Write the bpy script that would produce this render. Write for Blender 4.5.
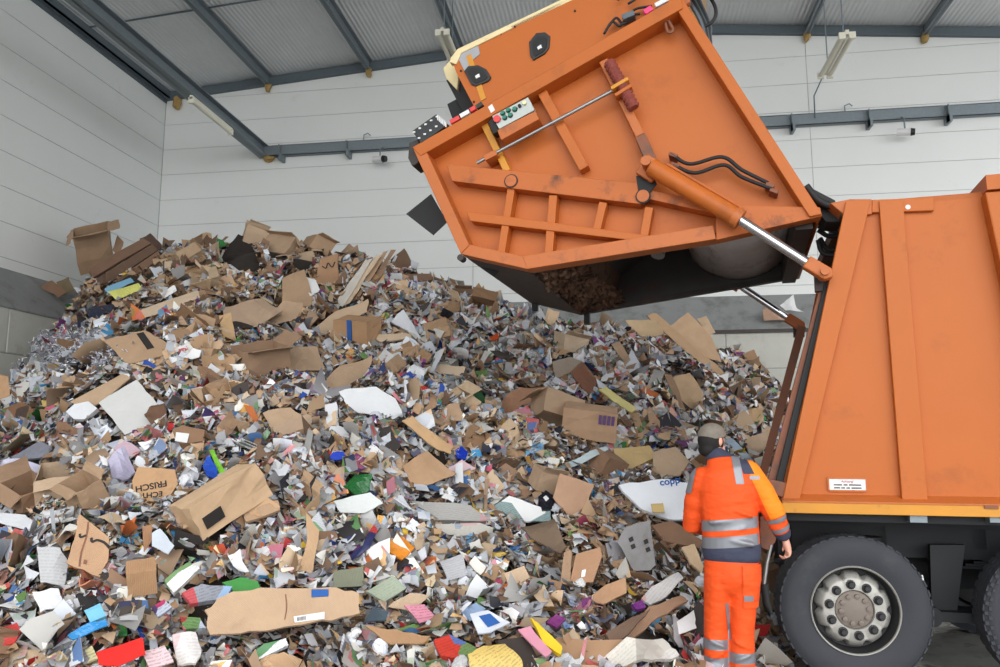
import bpy, bmesh, math, random
import numpy as np
from mathutils import Vector, Matrix, Euler

for o in list(bpy.data.objects):
    bpy.data.objects.remove(o, do_unlink=True)
SC = bpy.context.scene
COL = SC.collection

# ------------------------------------------------------------------ camera
FPX = 790.0
PITCH, YAW = math.radians(8.4), math.radians(8.54)
CAMZ = 1.65
cam_d = bpy.data.cameras.new('camera')
cam_d.sensor_width = 36.0
cam_d.lens = FPX / 1000.0 * 36.0
cam_d.clip_end = 300
cam = bpy.data.objects.new('camera', cam_d)
COL.objects.link(cam)
cam.location = (0, 0, CAMZ)
cam.rotation_euler = (math.pi / 2 + PITCH, 0, YAW)
SC.camera = cam
CM = Matrix.Translation((0, 0, CAMZ)) @ Euler((math.pi / 2 + PITCH, 0, YAW)).to_matrix().to_4x4()
CMI = CM.inverted()
CO = Vector((0, 0, CAMZ))

# ------------------------------------------------------------------ light: overcast daylight through the open front and side of the hall
W = bpy.data.worlds.new('overcast_sky')
SC.world = W
W.use_nodes = True
bg = W.node_tree.nodes['Background']
bg.inputs[0].default_value = (0.93, 0.97, 1.0, 1)
bg.inputs[1].default_value = 0.95
SUN = bpy.data.lights.new('daylight', 'SUN')
SUN.energy = 1.15
SUN.angle = math.radians(75)
SUN.color = (1.0, 0.98, 0.95)
sun = bpy.data.objects.new('daylight', SUN)
COL.objects.link(sun)
sun.rotation_euler = (math.radians(66), 0, math.radians(12))
sun.location = (8, -8, 6)
vs = SC.view_settings
vs.view_transform = 'Standard'
vs.look = 'None'
vs.gamma = 1.0
vs.use_curve_mapping = False
vs.exposure = 1.27

# ------------------------------------------------------------------ helpers
def ray(px, py):
    d = CM.to_3x3() @ Vector(((px - 500) / FPX, (333.5 - py) / FPX, -1.0))
    return d
def on_plane(px, py, p, n):
    d = ray(px, py)
    t = (Vector(p) - CO).dot(Vector(n)) / d.dot(Vector(n))
    return CO + d * t
def at_Y(px, py, Y): return on_plane(px, py, (0, Y, 0), (0, 1, 0))
def at_X(px, py, X): return on_plane(px, py, (X, 0, 0), (1, 0, 0))
def to_px(P):
    q = CMI @ Vector(P)
    return (500 + FPX * q.x / -q.z, 333.5 - FPX * q.y / -q.z)
def srgb(r, g, b):
    f = lambda c: (c / 255) / 12.92 if c / 255 <= 0.04045 else (((c / 255) + 0.055) / 1.055) ** 2.4
    return (f(r), f(g), f(b), 1.0)

def link(o, parent=None):
    COL.objects.link(o)
    if parent is not None:
        o.parent = parent
    return o
def empty(name, M=None, parent=None):
    o = bpy.data.objects.new(name, None)
    o.empty_display_size = 0.2
    link(o, parent)
    if M is not None:
        o.matrix_world = M
    return o
def tag(o, label, cat, group=None):
    o['label'] = label
    o['category'] = cat
    if group: o['group'] = group
    return o
def structure(o, label=None):
    o['kind'] = 'structure'
    if label: o['label'] = label
    return o

class MB:
    """collects faces for ONE mesh object"""
    def __init__(s): s.v, s.f, s.mi, s.cur = [], [], [], 0
    def face(s, idx): s.f.append(idx); s.mi.append(s.cur)
    def add(s, vs_, fs):
        b = len(s.v)
        s.v += [tuple(v) for v in vs_]
        for f in fs: s.face([b + i for i in f])
    def box(s, lo, hi):
        x0, y0, z0 = lo; x1, y1, z1 = hi
        s.add([(x0,y0,z0),(x1,y0,z0),(x1,y1,z0),(x0,y1,z0),(x0,y0,z1),(x1,y0,z1),(x1,y1,z1),(x0,y1,z1)],
              [(3,2,1,0),(4,5,6,7),(0,1,5,4),(1,2,6,5),(2,3,7,6),(3,0,4,7)])
        return s
    def prism(s, pts, dvec, cap0=True, cap1=True):
        """pts: planar loop of 3D points, extruded by dvec"""
        n = len(pts); d = Vector(dvec)
        P = [Vector(p) for p in pts]
        nrm = Vector((0, 0, 0))
        for i in range(n): nrm += P[i].cross(P[(i + 1) % n])
        if nrm.dot(d) > 0: P.reverse()
        b = len(s.v)
        s.v += [tuple(p) for p in P] + [tuple(p + d) for p in P]
        if cap0: s.face([b + i for i in range(n)])
        if cap1: s.face([b + n + i for i in reversed(range(n))])
        for i in range(n):
            j = (i + 1) % n
            s.face([b + j, b + i, b + n + i, b + n + j])
        return s
    def bar(s, a, b, w, h, up=(0, 0, 1)):
        a, b = Vector(a), Vector(b)
        d = (b - a).normalized(); u = Vector(up)
        sd = d.cross(u).normalized(); u = sd.cross(d).normalized()
        pts = [a + sd * w/2 + u * h/2, a - sd * w/2 + u * h/2, a - sd * w/2 - u * h/2, a + sd * w/2 - u * h/2]
        return s.prism(pts, b - a)
    def tube(s, path, r, n=10, cap=True):
        P = [Vector(p) for p in path]
        if not hasattr(r, '__len__'): r = [r] * len(P)
        b = len(s.v)
        t0 = (P[1] - P[0]).normalized()
        ref = Vector((0, 0, 1)) if abs(t0.z) < 0.9 else Vector((1, 0, 0))
        u = t0.cross(ref).normalized()
        for i, p in enumerate(P):
            t = (P[min(i + 1, len(P) - 1)] - P[max(i - 1, 0)]).normalized()
            u = (u - t * u.dot(t)).normalized(); w = t.cross(u)
            for k in range(n):
                a = 2 * math.pi * k / n
                s.v.append(tuple(p + (u * math.cos(a) + w * math.sin(a)) * r[i]))
        for i in range(len(P) - 1):
            for k in range(n):
                k2 = (k + 1) % n
                s.face([b + i*n + k, b + i*n + k2, b + (i+1)*n + k2, b + (i+1)*n + k])
        if cap:
            s.face([b + k for k in reversed(range(n))])
            s.face([b + (len(P)-1)*n + k for k in range(n)])
        return s
    def lathe(s, c, prof, n=48, axis='y'):
        """prof: list of (radius, offset along axis)"""
        b = len(s.v); c = Vector(c)
        for (r, o) in prof:
            for k in range(n):
                a = 2 * math.pi * k / n
                if axis == 'y': s.v.append(tuple(c + Vector((r*math.cos(a), o, r*math.sin(a)))))
                else: s.v.append(tuple(c + Vector((r*math.cos(a), r*math.sin(a), o))))
        for i in range(len(prof) - 1):
            for k in range(n):
                k2 = (k + 1) % n
                s.face([b + i*n + k, b + (i+1)*n + k, b + (i+1)*n + k2, b + i*n + k2])
        return s
    def build(s, name, mats, parent=None, smooth=False, angle=None, fix=True):
        me = bpy.data.meshes.new(name)
        me.from_pydata(s.v, [], s.f)
        if not isinstance(mats, (list, tuple)): mats = [mats]
        for m in mats: me.materials.append(m)
        if len(mats) > 1: me.polygons.foreach_set('material_index', s.mi)
        if fix:
            bm = bmesh.new(); bm.from_mesh(me)
            bmesh.ops.recalc_face_normals(bm, faces=bm.faces)
            bm.to_mesh(me); bm.free()
        if smooth: me.polygons.foreach_set('use_smooth', [True] * len(me.polygons))
        if angle is not None:
            me.polygons.foreach_set('use_smooth', [True] * len(me.polygons))
            me.set_sharp_from_angle(angle=math.radians(angle))
        me.update()
        return link(bpy.data.objects.new(name, me), parent)

def bevel(o, w=0.01, seg=2):
    m = o.modifiers.new('bevel', 'BEVEL'); m.width = w; m.segments = seg; m.limit_method = 'ANGLE'
    return o

# ------------------------------------------------------------------ materials
def nodes_of(name):
    m = bpy.data.materials.new(name); m.use_nodes = True
    nt = m.node_tree
    return m, nt, nt.nodes['Principled BSDF']
def mixc(nt, fac, a, b, blend='MIX'):
    n = nt.nodes.new('ShaderNodeMix'); n.data_type = 'RGBA'; n.blend_type = blend
    for s, v in ((n.inputs[0], fac), (n.inputs[6], a), (n.inputs[7], b)):
        if hasattr(v, 'default_value') or hasattr(v, 'is_linked'): nt.links.new(v, s)
        else: s.default_value = v
    return n.outputs[2]
def math_(nt, op, a, b=None, clamp=False):
    n = nt.nodes.new('ShaderNodeMath'); n.operation = op; n.use_clamp = clamp
    for s, v in ((n.inputs[0], a), (n.inputs[1], b)):
        if v is None: continue
        if hasattr(v, 'is_linked'): nt.links.new(v, s)
        else: s.default_value = v
    return n.outputs[0]
def noise_(nt, vec, scale, detail=4, rough=0.6):
    n = nt.nodes.new('ShaderNodeTexNoise'); n.inputs['Scale'].default_value = scale
    n.inputs['Detail'].default_value = detail; n.inputs['Roughness'].default_value = rough
    if vec is not None: nt.links.new(vec, n.inputs['Vector'])
    return n.outputs['Fac']
def ramp_(nt, fac, lo, hi):
    n = nt.nodes.new('ShaderNodeMapRange'); n.clamp = True
    n.inputs[1].default_value = lo; n.inputs[2].default_value = hi
    nt.links.new(fac, n.inputs[0]); return n.outputs[0]
def coord(nt, which='Object', scale=None):
    t = nt.nodes.new('ShaderNodeTexCoord'); v = t.outputs[which]
    if scale:
        m = nt.nodes.new('ShaderNodeMapping'); m.inputs['Scale'].default_value = scale
        nt.links.new(v, m.inputs['Vector']); v = m.outputs[0]
    return v
def bump_(nt, bs, h, strength=0.3, dist=0.01):
    b = nt.nodes.new('ShaderNodeBump'); b.inputs['Strength'].default_value = strength
    b.inputs['Distance'].default_value = dist
    nt.links.new(h, b.inputs['Height']); nt.links.new(b.outputs[0], bs.inputs['Normal'])
def mat(name, col, rough=0.6, metal=0.0, var=0.1, vscale=4.0, bump=0.0, bscale=30.0, dirt=None, dirt_lo=0.55, dirt_hi=0.75, dscale=2.5, spec=0.5, stretch=None):
    m, nt, bs = nodes_of(name)
    v = coord(nt, 'Object', stretch)
    n = noise_(nt, v, vscale)
    a = tuple(c * (1 - var) for c in col[:3]) + (1,); b = tuple(min(1, c * (1 + var)) for c in col[:3]) + (1,)
    c = mixc(nt, n, a, b)
    if dirt:
        d = ramp_(nt, noise_(nt, v, dscale, 7, 0.7), dirt_lo, dirt_hi)
        c = mixc(nt, d, c, dirt)
    nt.links.new(c, bs.inputs['Base Color'])
    bs.inputs['Roughness'].default_value = rough
    bs.inputs['Metallic'].default_value = metal
    bs.inputs['Specular IOR Level'].default_value = spec
    if bump: bump_(nt, bs, noise_(nt, v, bscale, 5), bump)
    return m

M = {}
M['panel'] = mat('white_wall_panel', srgb(226, 228, 226), 0.55, var=0.03, vscale=0.8, dirt=srgb(196, 196, 190), dirt_lo=0.62, dirt_hi=0.95, dscale=1.2)
M['joint'] = mat('panel_joint', srgb(168, 170, 168), 0.8)
M['galv'] = mat('galvanised_steel', srgb(126, 136, 142), 0.5, 0.35, var=0.18, vscale=18)
M['galv_dark'] = mat('grey_painted_steel', srgb(92, 103, 110), 0.55, 0.2, var=0.12, vscale=10)
M['concrete'] = mat('concrete_block', srgb(196, 196, 188), 0.9, var=0.1, vscale=3, bump=0.25, bscale=40, dirt=srgb(160, 156, 146), dirt_lo=0.55, dirt_hi=0.85)
M['cap'] = mat('grey_wall_capping', srgb(138, 140, 140), 0.8, var=0.2, vscale=2, bump=0.15, dirt=srgb(95, 93, 88), dirt_lo=0.5, dirt_hi=0.8)
M['foam'] = mat('yellow_mounting_foam', srgb(164, 136, 84), 0.9, var=0.3, vscale=25, bump=0.6)
M['lampwhite'] = mat('lamp_housing_white', srgb(225, 222, 205), 0.45, var=0.05)
M['orange'] = mat('orange_paint', srgb(184, 98, 36), 0.5, var=0.07, vscale=1.6, dirt=srgb(132, 70, 36), dirt_lo=0.56, dirt_hi=0.9, dscale=1.8, spec=0.35)
M['orange_d'] = mat('worn_orange_paint', srgb(184, 100, 44), 0.55, var=0.10, vscale=2.5, dirt=srgb(104, 66, 46), dirt_lo=0.54, dirt_hi=0.76, dscale=3.2)
M['orange_s'] = mat('sooty_orange_paint', srgb(184, 98, 40), 0.6, var=0.10, vscale=2.5, dirt=srgb(56, 42, 36), dirt_lo=0.52, dirt_hi=0.72, dscale=3.4)
M['yellow'] = mat('yellow_marking', srgb(204, 138, 34), 0.5, var=0.12, vscale=6, dirt=srgb(150, 100, 50), dirt_lo=0.6, dirt_hi=0.8, dscale=8)
M['grime'] = mat('grimy_dark_steel', srgb(62, 56, 54), 0.6, 0.2, var=0.35, vscale=6, bump=0.2, dirt=srgb(96, 60, 44), dirt_lo=0.55, dirt_hi=0.8)
M['inside'] = mat('dark_hopper_steel', srgb(74, 70, 70), 0.45, 0.4, var=0.4, vscale=3, dirt=srgb(92, 58, 44), dirt_lo=0.56, dirt_hi=0.8)
M['worn'] = mat('scoured_steel', srgb(196, 192, 190), 0.45, 0.15, var=0.3, vscale=3, stretch=(0.6, 1, 9), dirt=srgb(84, 72, 68), dirt_lo=0.5, dirt_hi=0.75, dscale=1.6)
M['chrome'] = mat('chrome_rod', srgb(205, 205, 208), 0.16, 1.0, var=0.04)
M['steel'] = mat('bare_steel', srgb(150, 150, 150), 0.4, 0.8, var=0.15, vscale=12)
M['black'] = mat('black_rubber', srgb(26, 26, 28), 0.65, var=0.2, vscale=8)
M['blackp'] = mat('black_plastic', srgb(22, 23, 26), 0.35, var=0.1)
M['tire'] = mat('tire_rubber', srgb(50, 52, 58), 0.75, var=0.14, vscale=5, bump=0.1, bscale=60, dirt=srgb(74, 74, 76), dirt_lo=0.55, dirt_hi=0.85)
M['chassis'] = mat('dark_chassis_paint', srgb(22, 24, 29), 0.6, 0.1, var=0.25, vscale=5)
M['rim'] = mat('grey_wheel_steel', srgb(168, 166, 160), 0.5, 0.35, var=0.12, vscale=8, dirt=srgb(110, 104, 96), dirt_lo=0.55, dirt_hi=0.8, dscale=8)
M['rimdark'] = mat('dark_wheel_dish', srgb(48, 48, 50), 0.6, 0.2, var=0.2, vscale=8)
M['hub'] = mat('dusty_hub', srgb(126, 116, 108), 0.7, 0.2, var=0.15, vscale=8)
M['cream'] = mat('cream_gelcoat', srgb(226, 208, 160), 0.5, var=0.08, vscale=6, dirt=srgb(60, 50, 40), dirt_lo=0.6, dirt_hi=0.75)
M['greyplate'] = mat('bare_grey_plate', srgb(160, 160, 164), 0.5, 0.3, var=0.1)
M['panelgrey'] = mat('control_panel_grey', srgb(178, 184, 180), 0.45, 0.2)
M['red'] = mat('red_plastic', srgb(214, 60, 60), 0.4)
M['pink'] = mat('pink_lamp_lens', srgb(235, 60, 120), 0.3)
M['green'] = mat('green_button', srgb(20, 120, 96), 0.4)
M['white'] = mat('white_plastic', srgb(225, 225, 225), 0.45)
M['ivory'] = mat('pale_button', srgb(225, 220, 170), 0.4)
M['redbrown'] = mat('red_brown_sleeve', srgb(132, 62, 52), 0.8, var=0.3, vscale=20, bump=0.5)
M['rust'] = mat('rusty_brown_steel', srgb(134, 84, 62), 0.7, 0.1, var=0.2, vscale=6, dirt=srgb(90, 74, 66), dirt_lo=0.5, dirt_hi=0.75, dscale=6)

# roof sheet with fine ribs
m, nt, bs = nodes_of('grey_roof_sheet')
v = coord(nt, 'Object')
wv = nt.nodes.new('ShaderNodeTexWave'); wv.wave_type = 'BANDS'; wv.bands_direction = 'X'
wv.inputs['Scale'].default_value = 3.2; wv.inputs['Distortion'].default_value = 0.4
wv.inputs['Detail'].default_value = 1
nt.links.new(v, wv.inputs['Vector'])
nt.links.new(mixc(nt, noise_(nt, v, 1.5), srgb(200, 202, 204), srgb(222, 224, 226)), bs.inputs['Base Color'])
bs.inputs['Roughness'].default_value = 0.45; bs.inputs['Metallic'].default_value = 0.15
bump_(nt, bs, wv.outputs['Fac'], 0.5, 0.02)
M['roof'] = m
# floor
m, nt, bs = nodes_of('concrete_floor')
v = coord(nt, 'Object')
c = mixc(nt, noise_(nt, v, 0.9, 8, 0.7), srgb(112, 110, 106), srgb(176, 174, 168))
c = mixc(nt, ramp_(nt, noise_(nt, v, 3.5, 8, 0.75), 0.52, 0.7), c, srgb(84, 82, 80))
nt.links.new(c, bs.inputs['Base Color'])
nt.links.new(ramp_(nt, noise_(nt, v, 2.0, 3), 0.3, 0.7), bs.inputs['Roughness'])
bump_(nt, bs, noise_(nt, v, 14, 6), 0.3)
M['floor'] = m

# ------------------------------------------------------------------ the hall
YB, YR = 17.5, 16.7          # panelled back wall, face of the block wall before it
XL = at_Y(161.5, 175, YB).x; XR = XL + 0.82       # the same on the left
XE, YF = 14.0, -5.0          # the hall goes on to the right; its front is open behind the camera
MB().box((XL - 0.3, -40, -0.3), (40, YB + 0.3, 0)).build('floor', M['floor'])
structure(bpy.data.objects['floor'], 'grey worn concrete floor of the hall')

pitch_z = (at_Y(162, 125.5, YB).z - at_Y(157.5, 226, YB).z) / 4
zl0 = at_Y(162, 125.5, YB).z
pe = at_Y(167, 100, YB)                      # eave at the left corner
pa = at_Y(440, 60, YB); pb = at_Y(712, 33.5, YB); pc = at_Y(1000, 36.5, YB)
sl = (pa.z - pe.z) / (pa.x - pe.x); sr = (pc.z - pb.z) / (pc.x - pb.x)
xr_ = (pb.z - sr * pb.x - pe.z + sl * pe.x) / (sl - sr)
zr_ = pe.z + sl * (xr_ - pe.x)
def roof_z(x): return pe.z + sl * (x - pe.x) if x < xr_ else zr_ + sr * (x - xr_)
xj = [XL, at_Y(473, 260, YB).x, at_Y(809, 110, YB).x, at_Y(809, 110, YB).x + 6.6]
rng = random.Random(3)

wb = MB().box((XL - 0.2, YB + 0.014, 0), (XE, YB + 0.25, zr_ + 0.3)).build('wall_back', M['joint'])
structure(wb, 'white panelled back wall of the hall')
g = 0.006
for ci in range(3):
    x0, x1 = xj[ci] + g, xj[ci + 1] - g
    k = -9
    while True:
        z1 = zl0 - k * pitch_z - g; z0 = z1 - pitch_z + 2 * g
        k += 1
        if z1 < 2.5: break
        if z0 > max(roof_z(x0), roof_z(x1), zr_ if x0 < xr_ < x1 else 0): continue
        MB().box((x0, YB, z0), (x1, YB + 0.05, z1)).build('panel', M['panel'], wb)
wl = MB().box((XL - 0.25, YF, 0), (XL - 0.014, YB + 0.2, pe.z + 0.4)).build('wall_left', M['joint'])
structure(wl, 'white panelled left wall of the hall')
yj = [YB, YB - 6.5, YB - 13.0, YB - 19.5]
for ci in range(3):
    y1, y0 = yj[ci] - (0.004 if ci == 0 else g), yj[ci + 1] + g
    for k in range(-6, 14):
        z1 = zl0 - k * pitch_z - g; z0 = z1 - pitch_z + 2 * g
        if z1 < 2.5 or z0 > pe.z: continue
        MB().box((XL - 0.05, y0, z0), (XL, y1, z1)).build('panel', M['panel'], wl)
MB().box((XL, YB - 0.012, 3.0), (XL + 0.012, YB, pe.z)).build('corner_seam', M['joint'], wl)

# roof
b = MB()
b.add([(XL - .2, YF, roof_z(XL - .2) + .18), (xr_, YF, zr_ + .18), (xr_, YB + .3, zr_ + .18), (XL - .2, YB + .3, roof_z(XL - .2) + .18),
       (XE, YF, roof_z(XE) + .18), (XE, YB + .3, roof_z(XE) + .18)], [(0, 3, 2, 1), (1, 2, 5, 4)])
ceil = b.build('ceiling', M['roof'], fix=False)
structure(ceil, 'grey ribbed sheet roof above the waste heap')
# sheet joints across the roof
for yy in (YB - 3.2, YB - 6.9, YB - 10.6):
    q = MB()
    q.bar((XL, yy, roof_z(XL) + .165), (xr_, yy, zr_ + .165), 0.035, 0.02)
    q.bar((xr_, yy, zr_ + .165), (XE, yy, roof_z(XE) + .165), 0.035, 0.02)
    q.build('sheet_joint', M['galv_dark'], ceil)
# rake beam along the gable
q = MB()
q.bar((XL, YB - .06, roof_z(XL) + .06), (xr_, YB - .06, zr_ + .06), 0.10, 0.20)
q.bar((xr_, YB - .06, zr_ + .06), (XE, YB - .06, roof_z(XE) + .06), 0.10, 0.20)
q.build('gable_trim', M['galv_dark'], ceil)
# purlins run from the gable to the open front
for (px, py) in ((270, 88), (370, 73), (461, 60), (600, 45), (806, 40), (923, 40)):
    x = at_Y(px, py, YB).x; z = roof_z(x)
    q = MB()
    q.box((x - .06, YF, z - .06), (x + .06, YB - .01, z - .045))
    q.box((x - .012, YF, z - .06), (x + .012, YB - .01, z + .17))
    q.box((x - .012, YF, z + .155), (x + .10, YB - .01, z + .17))
    p = q.build('purlin', M['galv'], ceil)
    bm = bmesh.new(); bmesh.ops.create_icosphere(bm, subdivisions=2, radius=0.13)
    for v_ in bm.verts: v_.co *= 1 + rng.uniform(-.25, .25)
    me = bpy.data.meshes.new('foam_plug'); bm.to_mesh(me); bm.free(); me.materials.append(M['foam'])
    fo = link(bpy.data.objects.new('foam_plug', me), p); fo.location = (x, YB - .1, z - .10); fo.scale = (.6, .6, 1.0)
# eave beam on the left wall and its gutter-like channel
q = MB()
q.box((XL, YF, pe.z - .02), (XL + .16, YB - .01, pe.z + .02)); q.box((XL + .13, YF, pe.z - .02), (XL + .16, YB - .01, pe.z + .30))
q.box((XL, YF, pe.z - .10), (XL + .03, YB - .01, pe.z + .30))
ev = q.build('eave_beam', M['galv_dark'], ceil)
bm = bmesh.new(); bmesh.ops.create_icosphere(bm, subdivisions=2, radius=0.15)
for v_ in bm.verts: v_.co *= 1 + rng.uniform(-.25, .25)
me = bpy.data.meshes.new('foam_plug'); bm.to_mesh(me); bm.free(); me.materials.append(M['foam'])
fo = link(bpy.data.objects.new('foam_plug', me), ev); fo.location = at_Y(177, 103, YB - .1); fo.scale = (.7, .7, 1.2)
# lower longitudinal beam, landing on the back wall rail
pr = at_Y(264, 152, YB - .1)
q = MB()
q.box((pr.x - .13, YF, pr.z - .14), (pr.x + .13, YB - .03, pr.z - .12)); q.box((pr.x - .13, YF, pr.z + .12), (pr.x + .13, YB - .03, pr.z + .14))
q.box((pr.x - .012, YF, pr.z - .14), (pr.x + .012, YB - .03, pr.z + .14)); q.box((pr.x - .13, YF, pr.z + .08), (pr.x - .11, YB - .03, pr.z + .14))
lb = structure(q.build('trim_1', M['galv'], None), 'grey steel beam running along the left side below the roof')
bm = bmesh.new(); bmesh.ops.create_icosphere(bm, subdivisions=2, radius=0.14)
for v_ in bm.verts: v_.co *= 1 + rng.uniform(-.25, .25)
me = bpy.data.meshes.new('foam_plug'); bm.to_mesh(me); bm.free(); me.materials.append(M['foam'])
fo = link(bpy.data.objects.new('foam_plug', me), lb); fo.location = at_Y(269, 158, YB - .1); fo.scale = (1, .7, .7)
# wall rail
zrl = pr.z
q = MB()
q.box((pr.x, YB - .16, zrl - .13), (XE, YB - .145, zrl + .13))
q.box((pr.x, YB - .16, zrl + .115), (XE, YB - .02, zrl + .13)); q.box((pr.x, YB - .16, zrl - .13), (XE, YB - .02, zrl - .115))
rail = structure(q.build('trim_2', M['galv'], None), 'grey steel rail crossing the back wall')
for (px, py) in ((281, 156), (348, 153), (793, 129), (870, 124), (949, 119)):
    p = at_Y(px, py, YB - .2)
    q = MB(); q.box((p.x - .035, YB - .3, zrl - .28), (p.x + .035, YB - .01, zrl - .13)); q.box((p.x - .035, YB - .3, zrl - .28), (p.x - .02, YB - .16, zrl + .10))
    q.build('bracket', M['galv'], rail)
# little hook bits on the rail
for px in (367, 849):
    p = at_Y(px, 138 if px < 500 else 114, YB - .15)
    MB().tube([(p.x - .08, YB - .15, zrl + .12), (p.x - .08, YB - .15, zrl + .26), (p.x + .02, YB - .15, zrl + .30), (p.x + .08, YB - .15, zrl + .24)], .014, 8).build('cable_hook', M['galv'], rail)

def security_camera(px, py, lab):
    p = at_Y(px, py, YB - .35)
    e = tag(empty('security_camera', Matrix.Translation(p)), lab, 'camera')
    zt = zrl - .12 - p.z
    MB().tube([(0, 0, 0), (0, .0, zt * .7), (0, .10, zt), (0, .25, zt + .005)], .018, 8).build('hanger', M['galv'], e)
    MB().tube([(-.16, .02, -.01), (.10, -.06, -.05)], .075, 14).build('housing', M['white'], e, angle=40)
    MB().tube([(.09, -.057, -.05), (.17, -.08, -.06)], [.085, .07], 14).build('lens_hood', M['blackp'], e, angle=40)
security_camera(380, 158, 'small bullet security camera under the wall rail near the heap of cardboard')
security_camera(905, 131, 'small bullet security camera under the wall rail above the truck body')

def tube_lamp(px0, py0, px1, py1, z, lab, two=True, rod=True):
    a = on_plane(px0, py0, (0, 0, z), (0, 0, 1)); b_ = on_plane(px1, py1, (0, 0, z), (0, 0, 1))
    x = (a.x + b_.x) / 2
    L = abs(b_.y - a.y)
    e = tag(empty('fluorescent_lamp', Matrix.Translation((x, (a.y + b_.y) / 2, z))), lab, 'lamp')
    MB().box((-.03, -L/2, -.02), (.03, L/2, .06)).build('housing', M['lampwhite'], e)
    for s in ((-1, 1) if two else (0,)):
        MB().tube([(s * .085, -L/2 + .05, -.045), (s * .085, L/2 - .05, -.045)], .045, 12).build('tube', M['lampwhite'], e, angle=40)
        for yy in (-L/2, L/2 - .06):
            MB().box((s * .085 - .055, yy, -.10), (s * .085 + .055, yy + .06, .02)).build('end_socket', M['lampwhite'], e)
    if rod:
        h = roof_z(x) - z
        for yy in (-L * .35, L * .35): MB().tube([(0, yy, .05), (0, yy, h + .15)], .012, 6).build('hanger', M['galv'], e)
    return e
tube_lamp(845, 33, 827, 74, at_Y(826, 75, YB - 2.2).z, 'twin white fluorescent tube lamp hanging before the right of the back wall')
lm = tube_lamp(190, 98, 232, 131, pr.z - .24, 'single fluorescent tube lamp mounted under the long beam at left', two=False, rod=False)
MB().box((-.02, -.5, .04), (.02, .5, .12)).build('mounting', M['galv'], lm)
tube_lamp(441, 30, 455, 58, at_Y(455, 62, YB - 2.2).z, 'twin fluorescent tube lamp half hidden behind the raised tailgate hood')
# cable hanging below the right hand lamp down to the rail
p0 = at_Y(823, 76, YB - .3); p1 = at_Y(814, 96, YB - .2); p2 = at_Y(815, 118, YB - .2)
tag(MB().tube([p0, p1, p2], .014, 6).build('cable', M['galv_dark'], None), 'thin grey cable dropping from the right lamp to the wall rail', 'cable')

# retaining walls of big concrete blocks
zbt = on_plane(760, 330, (0, YR, 0), (0, 1, 0)).z
BL, BH = 1.6, 0.80
def block_wall(name, lab, along, start, end, x0, ztop):
    root = None
    core = MB()
    if along == 'x': core.box((start, YR + .02, 0), (end, YB, ztop - .02))
    else: core.box((XL + .001, start, 0), (XR - .02, end, ztop - .02))
    root = structure(core.build(name, M['joint']), lab)
    row = 0; z1 = ztop
    while z1 > 0.05:
        z0 = max(0, z1 - BH)
        off = x0 + (row % 2) * BL / 2
        a = off - math.ceil((off - start) / BL) * BL
        while a < end:
            lo, hi = max(a, start) + .008, min(a + BL, end) - .008
            if hi - lo > .05:
                d = rng.uniform(-.006, .006)
                if along == 'x': q = MB().box((lo, YR + d, z0 + .008), (hi, YR + .3, z1 - .008))
                else: q = MB().box((XR - .3, lo, z0 + .008), (XR + d, hi, z1 - .008))
                o = q.build('concrete_block', M['concrete'], root); bevel(o, .012, 1)
            a += BL
        z1 -= BH; row += 1
    return root
xjnt = at_Y(726, 350, YR).x
w2 = block_wall('wall_retaining_back', 'pale concrete block wall along the back of the heap', 'x', XR, XE, xjnt, zbt)
yjnt = at_X(8, 330, XR).y
w3 = block_wall('wall_retaining_left', 'pale concrete block wall along the left of the heap', 'y', YF, YR, yjnt, zbt)
# sloping grey capping plates above the blocks
zct = at_Y(700, 297, YB).z
q = MB(); q.prism([(XR, YR - .03, zbt - .03), (XR, YR - .03, zbt), (XR, YB - .005, zct), (XR, YB - .005, zbt - .03)], (XE - XR, 0, 0)); q.build('capping', M['cap'], w2)
q = MB(); q.prism([(XR + .03, YF, zbt - .03), (XR + .03, YF, zbt), (XL + .005, YF, zct), (XL + .005, YF, zbt - .03)], (0, YB - YF, 0)); q.build('capping', M['cap'], w3)
MB().box((xjnt - .6, YR - .06, zbt - .06), (XE, YR - .03, zbt + .01)).build('edge_strip', M['grime'], w2)

# ------------------------------------------------------------------ refuse truck
TYAW = math.radians(-8.2)
dC = ray(854, 608.5); P0 = CO + dC * 5.6
TR = 0.518
TM = Matrix.Translation((P0.x, P0.y, 0)) @ Matrix.Rotation(TYAW, 4, 'Z')
TI = TM.inverted()
TN = TM.to_3x3() @ Vector((0, 1, 0))
def T(px, py, dy=0.0):
    p = TM @ Vector((0, dy, 0))
    return TI @ on_plane(px, py, p, TN)
def Tl(pts, dy=0.0): return [T(x, y, dy) for (x, y) in pts]
truck = tag(empty('garbage_truck', TM), 'orange rear-loading garbage truck with its tailgate raised high over the heap', 'truck')
def side_bar(px0, px1, w, d0, d1, name, m, parent, bv=.006):
    """bar on the side plane between two pixels; w in metres; depth d0..d1"""
    a, b_ = T(*px0, d0), T(*px1, d0)
    d = (b_ - a).normalized(); n = Vector((-d.z, 0, d.x)) * w / 2
    q = MB().prism([a + n, b_ + n, b_ - n, a - n], (0, d1 - d0, 0))
    o = q.build(name, m, parent)
    if bv: bevel(o, bv, 2)
    return o
def side_poly(pts, d0, d1, name, m, parent, bv=.006):
    o = MB().prism(Tl(pts, d0), (0, d1 - d0, 0)).build(name, m, parent)
    if bv: bevel(o, bv, 2)
    return o
WID = 2.42
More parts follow.
